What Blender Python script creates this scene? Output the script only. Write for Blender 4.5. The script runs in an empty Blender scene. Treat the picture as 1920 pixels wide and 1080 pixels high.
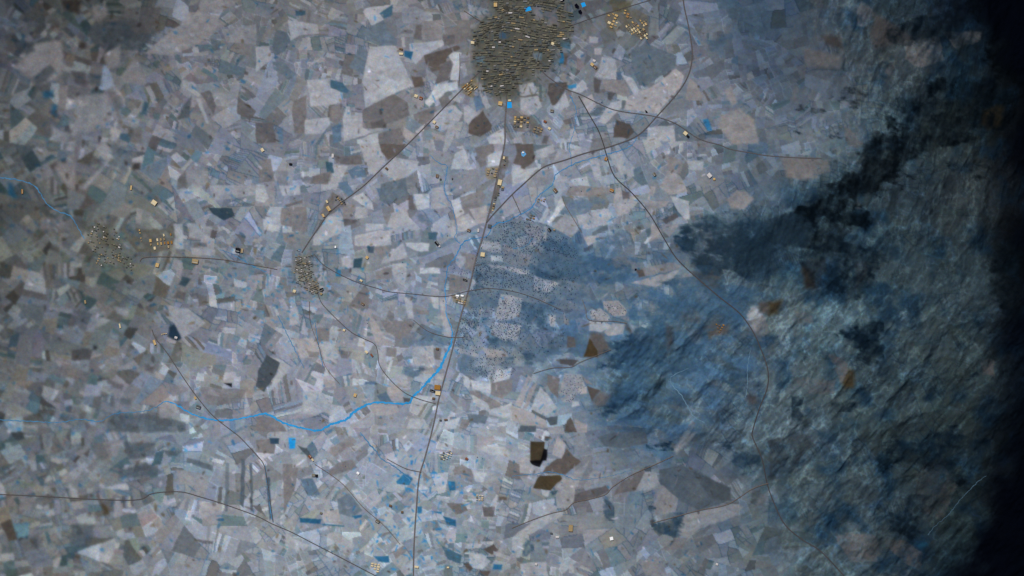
import bpy, math, random
import numpy as np
from mathutils import Vector

random.seed(11)
rng = np.random.default_rng(11)
PI = math.pi
S = 10.0                      # metres on the ground per photograph pixel

def wx(px): return (px - 960.0) * S
def wy(py): return (540.0 - py) * S

# ------------------------------------------------------------------ camera, sky, sun, exposure
scene = bpy.context.scene
cam_d = bpy.data.cameras.new('camera')
cam = bpy.data.objects.new('camera', cam_d)
scene.collection.objects.link(cam)
CAM_H = 40000.0
cam.location = (0, 0, CAM_H)
cam.rotation_euler = (0, 0, 0)
cam_d.sensor_width = 36.0
cam_d.lens = 36.0 * CAM_H / 19200.0
cam_d.clip_start = 10.0
cam_d.clip_end = 2.0e6
scene.camera = cam

SUN_EL = math.radians(46)
SUN_AZ = math.radians(-24)    # clockwise from +Y (top of the picture)
world = bpy.data.worlds.new('World')
scene.world = world
world.use_nodes = True
wn = world.node_tree
wn.nodes.clear()
sky = wn.nodes.new('ShaderNodeTexSky')
sky.sky_type = 'NISHITA'
sky.sun_disc = False
sky.sun_elevation = SUN_EL
sky.sun_rotation = SUN_AZ
bg = wn.nodes.new('ShaderNodeBackground')
bg.inputs['Strength'].default_value = 0.08
wo = wn.nodes.new('ShaderNodeOutputWorld')
wn.links.new(sky.outputs[0], bg.inputs[0])
wn.links.new(bg.outputs[0], wo.inputs[0])

sun_d = bpy.data.lights.new('sun', 'SUN')
sun_d.energy = 3.6
sun_d.angle = math.radians(0.5)
sun_d.color = (1.0, 0.96, 0.90)
sun = bpy.data.objects.new('sun', sun_d)
scene.collection.objects.link(sun)
sd = Vector((math.sin(SUN_AZ) * math.cos(SUN_EL), math.cos(SUN_AZ) * math.cos(SUN_EL), math.sin(SUN_EL)))
sun.rotation_euler = sd.to_track_quat('Z', 'Y').to_euler()

scene.view_settings.view_transform = 'Standard'
scene.view_settings.look = 'None'
scene.view_settings.exposure = 0.0
scene.view_settings.gamma = 1.0
scene.view_settings.use_curve_mapping = False
scene.cycles.max_bounces = 3

# light that reaches level ground, per channel: a surface of albedo A renders as A*GAIN
GAIN = np.array([1.0, 1.018, 1.067])

def lin(c):
    c = np.asarray(c, dtype=np.float64) / 255.0
    return np.where(c <= 0.04045, c / 12.92, ((c + 0.055) / 1.055) ** 2.4)

def alb(c):
    return np.clip(lin(c) / GAIN, 0.0, 0.9)

# ------------------------------------------------------------------ helpers
COL = scene.collection

def material(name, rgb=None, rough=0.9, spec=0.1, vary=0.12, scale=0.03, attr=None, metallic=0.0):
    m = bpy.data.materials.new(name)
    m.use_nodes = True
    nt = m.node_tree
    b = nt.nodes['Principled BSDF']
    b.inputs['Roughness'].default_value = rough
    b.inputs['Specular IOR Level'].default_value = spec
    b.inputs['Metallic'].default_value = metallic
    geo = nt.nodes.new('ShaderNodeNewGeometry')
    no = nt.nodes.new('ShaderNodeTexNoise')
    no.inputs['Scale'].default_value = scale
    no.inputs['Detail'].default_value = 3
    nt.links.new(geo.outputs['Position'], no.inputs['Vector'])
    mr = nt.nodes.new('ShaderNodeMapRange')
    mr.inputs['From Min'].default_value = 0.25
    mr.inputs['From Max'].default_value = 0.75
    mr.inputs['To Min'].default_value = 1 - vary
    mr.inputs['To Max'].default_value = 1 + vary
    nt.links.new(no.outputs['Fac'], mr.inputs['Value'])
    mx = nt.nodes.new('ShaderNodeVectorMath')
    mx.operation = 'SCALE'
    if attr:
        at = nt.nodes.new('ShaderNodeAttribute')
        at.attribute_name = attr
        nt.links.new(at.outputs['Color'], mx.inputs[0])
    else:
        mx.inputs[0].default_value = tuple(alb(rgb))
    nt.links.new(mr.outputs[0], mx.inputs['Scale'])
    nt.links.new(mx.outputs[0], b.inputs['Base Color'])
    return m, nt, mx, b

def mat(name, rgb, **k):
    return material(name, rgb, **k)[0]

def mesh_obj(name, verts, faces, m, parent=None, link=True):
    me = bpy.data.meshes.new(name)
    me.from_pydata([tuple(v) for v in verts], [], faces)
    me.update()
    if m: me.materials.append(m)
    o = bpy.data.objects.new(name, me)
    if link: COL.objects.link(o)
    if parent: o.parent = parent
    return o

def tag(o, label=None, cat=None, group=None, kind=None):
    if label: o['label'] = label
    if cat: o['category'] = cat
    if group: o['group'] = group
    if kind: o['kind'] = kind
    return o

# ------------------------------------------------------------------ rasters of the land cover, lens falloff included
STEP = 1.6
X0, X1, Y0, Y1 = -140.0, 2060.0, -120.0, 1200.0
fx = np.arange(X0, X1 + .1, STEP)
fy = np.arange(Y0, Y1 + .1, STEP)
def outer(a0, n=34, g=1.22, d0=STEP):
    d = d0 * g ** np.arange(1, n + 1)
    d = np.minimum(d, 4000)
    return np.cumsum(d)
ex = outer(0)
FX = np.concatenate([X0 - ex[::-1], fx, fx[-1] + ex])
FY = np.concatenate([Y0 - ex[::-1], fy, fy[-1] + ex])
PX, PY = np.meshgrid(FX, FY)          # rows = y
NY, NX = PX.shape

def vnoise(x, y, seed):
    """value noise with unit period, smooth"""
    r = np.random.default_rng(seed)
    T = r.random((256, 256))
    xi = np.floor(x).astype(np.int64); yi = np.floor(y).astype(np.int64)
    u = x - xi; v = y - yi
    u = u * u * (3 - 2 * u); v = v * v * (3 - 2 * v)
    a = T[yi & 255, xi & 255]; b = T[yi & 255, (xi + 1) & 255]
    c = T[(yi + 1) & 255, xi & 255]; d = T[(yi + 1) & 255, (xi + 1) & 255]
    return (a * (1 - u) + b * u) * (1 - v) + (c * (1 - u) + d * u) * v

def fbm(x, y, per, seed, octs=4, gain=.5):
    s = np.zeros_like(x, dtype=np.float64); a = 1.0; t = 0
    for o in range(octs):
        s += a * vnoise(x / per + 17.3 * o, y / per + 5.1 * o, seed + o)
        t += a; a *= gain; per = per / 2.03
    return s / t - 0.5               # about -0.5..0.5

def rot(x, y, deg):
    a = math.radians(deg); c, s = math.cos(a), math.sin(a)
    return x * c + y * s, -x * s + y * c

# broad colour of the land at nodes 120 px apart (soil and scrub, with lens dimming of the sides put in)
BASE = '''
3c404b 444446 424448 62626c 6c6a72 706e78 76747e 6e6c76 605e60 5a5c64 5c5f6c 5c6276 37485f 444b5a 26323f 080e1a 020308
484a54 5a5860 5c5c64 706e7a 686c7a 7a7886 7a7886 767482 646262 70707e 707686 686c7c 404c62 4b505c 3c414b 16202a 020308
505256 646470 70707d 6c6c7a 6e7080 767684 7c7c8c 7c7c8c 747686 808294 7a7e92 6c7082 60687a 4c5462 303a44 1c2226 04060b
484a4e 58585c 6a6a72 747482 7a7c8e 76788a 7c7e92 82869a 80849a 828698 7c8294 707688 4b586c 28343f 222a34 282c32 0a0c12
545456 5a5a5e 5c5e5c 72727c 767a8c 707686 7c8094 7a8096 6e7c98 556c8c 6e7686 5a687c 34465a 323e4a 2e3842 262e36 04070c
54565e 5c5e68 646670 72727e 808090 7c7e8e 7e8092 7c869c 687896 5f708e 6c7684 646c7c 5a6676 404e5c 38424c 2c343c 060a12
56585c 62626a 6c6c78 767684 7a7a8a 828292 86889a 82869a 7e8698 6e7a8e 3c5268 566478 5a6474 485460 36424e 2c343a 060c16
545a64 60626c 686c7a 6a7486 808294 828496 86889a 888ea2 888c9e 70788c 5e6a7e 5a6476 505c6c 424e5c 2e3840 262e34 04080f
5e5e66 6c6c74 70707c 767886 828492 808494 828696 7e8496 7a7c8a 7c7e8e 6e7686 62687a 5c6674 46505c 323c48 242e34 02050c
5a5a60 68686e 6e7078 747682 7a7e8c 767c8c 7e8492 767e8e 72727a 787e8e 6c7282 606a7a 58626e 4a5460 343c46 101c28 01030a
'''
bn = np.array([[[int(h[i:i + 2], 16) for i in (0, 2, 4)] for h in row.split()] for row in BASE.strip().split('\n')], dtype=np.float64)

def sample_nodes(tab, x, y, per):
    gx = np.clip(x / per, 0, tab.shape[1] - 1.001); gy = np.clip(y / per, 0, tab.shape[0] - 1.001)
    xi = gx.astype(int); yi = gy.astype(int)
    u = gx - xi; v = gy - yi
    u = (u * u * (3 - 2 * u))[..., None]; v = (v * v * (3 - 2 * v))[..., None]
    return (tab[yi, xi] * (1 - u) + tab[yi, xi + 1] * u) * (1 - v) + (tab[yi + 1, xi] * (1 - u) + tab[yi + 1, xi + 1] * u) * v

wxp = fbm(PX, PY, 90, 3, 3) ; wyp = fbm(PX, PY, 90, 9, 3)
bn = bn * np.array([.995, 1.015, .985])
bn[6:10, 0:4] = bn[6:10, 0:4] * 1.06 + 2
bn[6:10, 3:9] *= 1.06
bn[2:6, 4:9] *= 1.02
bn[2:6, 13:16] *= 1.22
bn[4:9, 11:15] *= .94
img = sample_nodes(bn, PX + wxp * 60, PY + wyp * 60, 120.0)

# hilly country to the east
HILL = [(-300, 1480), (0, 1490), (100, 1520), (200, 1560), (290, 1540), (360, 1420), (420, 1310), (500, 1270), (560, 1210),
        (600, 1200), (640, 1090), (760, 1100), (800, 1190), (860, 1330), (900, 1380), (960, 1410), (1020, 1430), (1080, 1450), (1400, 1470)]
hy = np.array([a for a, b in HILL]); hx = np.array([b for a, b in HILL])
hline = np.interp(PY, hy, hx)
hill = np.clip((PX + wxp * 90 - hline + 40) / 170.0, 0, 1)
hill = hill * hill * (3 - 2 * hill)

# --- patchwork of fields by repeated cutting of blocks of land
dx = fbm(PX, PY, 40, 21, 2) * 7; dy = fbm(PX, PY, 40, 25, 2) * 7
QX = (PX + dx).ravel(); QY = (PY + dy).ravel()
inner = np.nonzero((PX.ravel() > X0 - 1) & (PX.ravel() < X1 + 1) & (PY.ravel() > Y0 - 1) & (PY.ravel() < Y1 + 1))[0]
sx, sy = np.meshgrid(np.arange(X0 - 60, X1 + 100, 118), np.arange(Y0 - 60, Y1 + 100, 104))
sx = (sx + rng.uniform(-45, 45, sx.shape)).ravel(); sy = (sy + rng.uniform(-40, 40, sy.shape)).ravel()
best = np.full(inner.size, 1e18); blk = np.zeros(inner.size, int)
for i in range(sx.size):
    d = (QX[inner] - sx[i]) ** 2 + (QY[inner] - sy[i]) ** 2
    k = d < best
    best[k] = d[k]; blk[k] = i
label = np.zeros(NX * NY, np.int32)
leaf_info = [(0, 0, 0)]
def cut(idx, ang, target, depth):
    n = idx.size
    area = n * STEP * STEP
    if area < target or n < 10 or depth > 14:
        leaf_info.append((ang, area, idx.size)); label[idx] = len(leaf_info) - 1
        return
    a = math.radians(ang); c, s = math.cos(a), math.sin(a)
    u = QX[idx] * c + QY[idx] * s; v = -QX[idx] * s + QY[idx] * c
    pu = np.percentile(u, (4, 96)); pv = np.percentile(v, (4, 96))
    eu = pu[1] - pu[0]; ev = pv[1] - pv[0]
    f = rng.uniform(.34, .66)
    if eu > ev * rng.choice([.6, .8, 1.1, 1.6, 2.4]) * rng.uniform(.9, 1.1):
        m = u < pu[0] + eu * f
    else:
        m = v < pv[0] + ev * f
    j = rng.normal(0, 10)
    t2 = target
    cut(idx[m], ang + j, t2 * rng.lognormal(0, .34), depth + 1)
    cut(idx[~m], ang + rng.normal(0, 10), t2 * rng.lognormal(0, .34), depth + 1)
def strips(idx, ang, w):
    a = math.radians(ang); c, s = math.cos(a), math.sin(a)
    v = -QX[idx] * s + QY[idx] * c
    q = np.floor((v - v.min()) / w).astype(int)
    for k in range(q.max() + 1):
        m = q == k
        if m.any():
            leaf_info.append((ang, m.sum() * STEP * STEP, m.sum())); label[idx[m]] = len(leaf_info) - 1
for i in range(sx.size):
    idx = inner[blk == i]
    if idx.size < 12: continue
    ang = 110 * float(fbm(np.array([sx[i]]), np.array([sy[i]]), 420, 611, 2)[0]) + rng.normal(0, 7)
    if sy[i] > 810 and 440 < sx[i] < 820: ang = -32 + rng.normal(0, 3)
    if sy[i] > 780 and sx[i] <= 440: ang = (8 if sx[i] > 300 else -20) + rng.normal(0, 4)
    if 560 < sx[i] < 1000 and 520 < sy[i] < 800: ang = 10 + rng.normal(0, 9)
    small = .8 if sx[i] < 450 else 1.0
    if sy[i] > 900 and 500 < sx[i] < 1000: small = .55
    cut(idx, ang, 760 * small * rng.lognormal(0, .3), 0)
# some fields are worked in narrow strips
lab0 = label.copy()
order = np.argsort(lab0, kind='stable'); srt = lab0[order]
starts = np.searchsorted(srt, np.arange(1, len(leaf_info))); ends = np.searchsorted(srt, np.arange(1, len(leaf_info)), side='right')
nleaf0 = len(leaf_info)
for L in range(1, nleaf0):
    if rng.random() < .24 and leaf_info[L][1] > 240:
        strips(order[starts[L - 1]:ends[L - 1]], leaf_info[L][0] + (90 if rng.random() < .5 else 0), rng.uniform(4, 7.5))
NL = len(leaf_info)
r = rng.random(NL)
mul = 1 + rng.normal(0, .05, NL)
tint = rng.normal(0, .012, (NL, 3)) + rng.normal(0, .022, NL)[:, None] * np.array([1, .1, -1])
mul[r < .16] *= 1.17
br = (r > .82) & (r < .91); mul[br] *= rng.uniform(.80, .93, br.sum()); tint[br] += (.02, 0, -.03)
bl = (r > .91); mul[bl] *= rng.uniform(.86, .96, bl.sum()); tint[bl] += (-.10, .01, .02)
FM = (mul[:, None] * (1 + tint))
FM[0] = 1
fm = FM[label].reshape(NY, NX, 3)
# striping along the rows of each field
angs = np.radians(np.array([a for a, _, _ in leaf_info]))[label].reshape(NY, NX)
vv = -PX * np.sin(angs) + PY * np.cos(angs)
uu = PX * np.cos(angs) + PY * np.sin(angs)
rows = vnoise(uu / 26, vv / 3.6, 77) - .5
lbl = label.reshape(NY, NX)
edge = np.zeros((NY, NX), bool)
edge[:, 1:] |= lbl[:, 1:] != lbl[:, :-1]; edge[1:] |= lbl[1:] != lbl[:-1]
ek = vnoise(PX / 40, PY / 40, 91)
amp = (1.05 - .6 * hill + .55 * np.clip((520 - PX) / 300, 0, 1))[..., None]
img = img * (1 + (fm - 1) * amp)
img *= (1 + rows * .075)[..., None]
img = np.where(edge[..., None] & (ek > .68)[..., None], img * np.array([.74, .83, .90]), img)
img = np.where(edge[..., None] & (ek < .26)[..., None], img * np.array([1.13, 1.13, 1.13]), img)

def blend(mask, c):
    global img
    m = np.clip(mask, 0, 1)[..., None]
    img = img * (1 - m) + np.asarray(c, float) * m

# scrub, gullies and tree cover of the hill country, running along the ridges
u1, v1 = rot(PX, PY, -52); u2, v2 = rot(PX, PY, -74)
mixr = np.clip((620 - PY) / 260.0, 0, 1)
st1 = fbm(u1 / 3.2, v1, 16, 41, 4, .6); st2 = fbm(u2 / 3.0, v2, 15, 51, 4, .6)
streak = st1 * (1 - mixr) + st2 * mixr
blot = fbm(PX, PY, 46, 61, 4, .6)
wig = np.abs(fbm(PX + wxp * 90, PY + wyp * 90, 60, 66, 3)) * 2
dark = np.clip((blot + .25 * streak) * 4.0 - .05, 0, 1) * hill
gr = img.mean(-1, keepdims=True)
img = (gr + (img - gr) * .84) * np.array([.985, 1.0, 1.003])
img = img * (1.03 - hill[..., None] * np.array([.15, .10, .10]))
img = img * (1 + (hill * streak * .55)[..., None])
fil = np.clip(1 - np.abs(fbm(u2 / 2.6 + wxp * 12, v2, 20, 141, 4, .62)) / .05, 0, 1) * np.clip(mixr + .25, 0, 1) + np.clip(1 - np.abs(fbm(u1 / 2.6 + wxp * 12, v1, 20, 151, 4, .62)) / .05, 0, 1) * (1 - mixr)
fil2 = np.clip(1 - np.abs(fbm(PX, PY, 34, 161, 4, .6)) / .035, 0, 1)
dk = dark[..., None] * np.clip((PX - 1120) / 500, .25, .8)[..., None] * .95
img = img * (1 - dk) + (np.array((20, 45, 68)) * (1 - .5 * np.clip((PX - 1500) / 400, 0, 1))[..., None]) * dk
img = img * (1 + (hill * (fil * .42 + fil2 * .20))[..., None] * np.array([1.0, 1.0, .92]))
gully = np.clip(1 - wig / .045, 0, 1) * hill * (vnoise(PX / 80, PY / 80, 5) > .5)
img = img * (1 + gully[..., None] * np.array([.12, .2, .28]))

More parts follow.
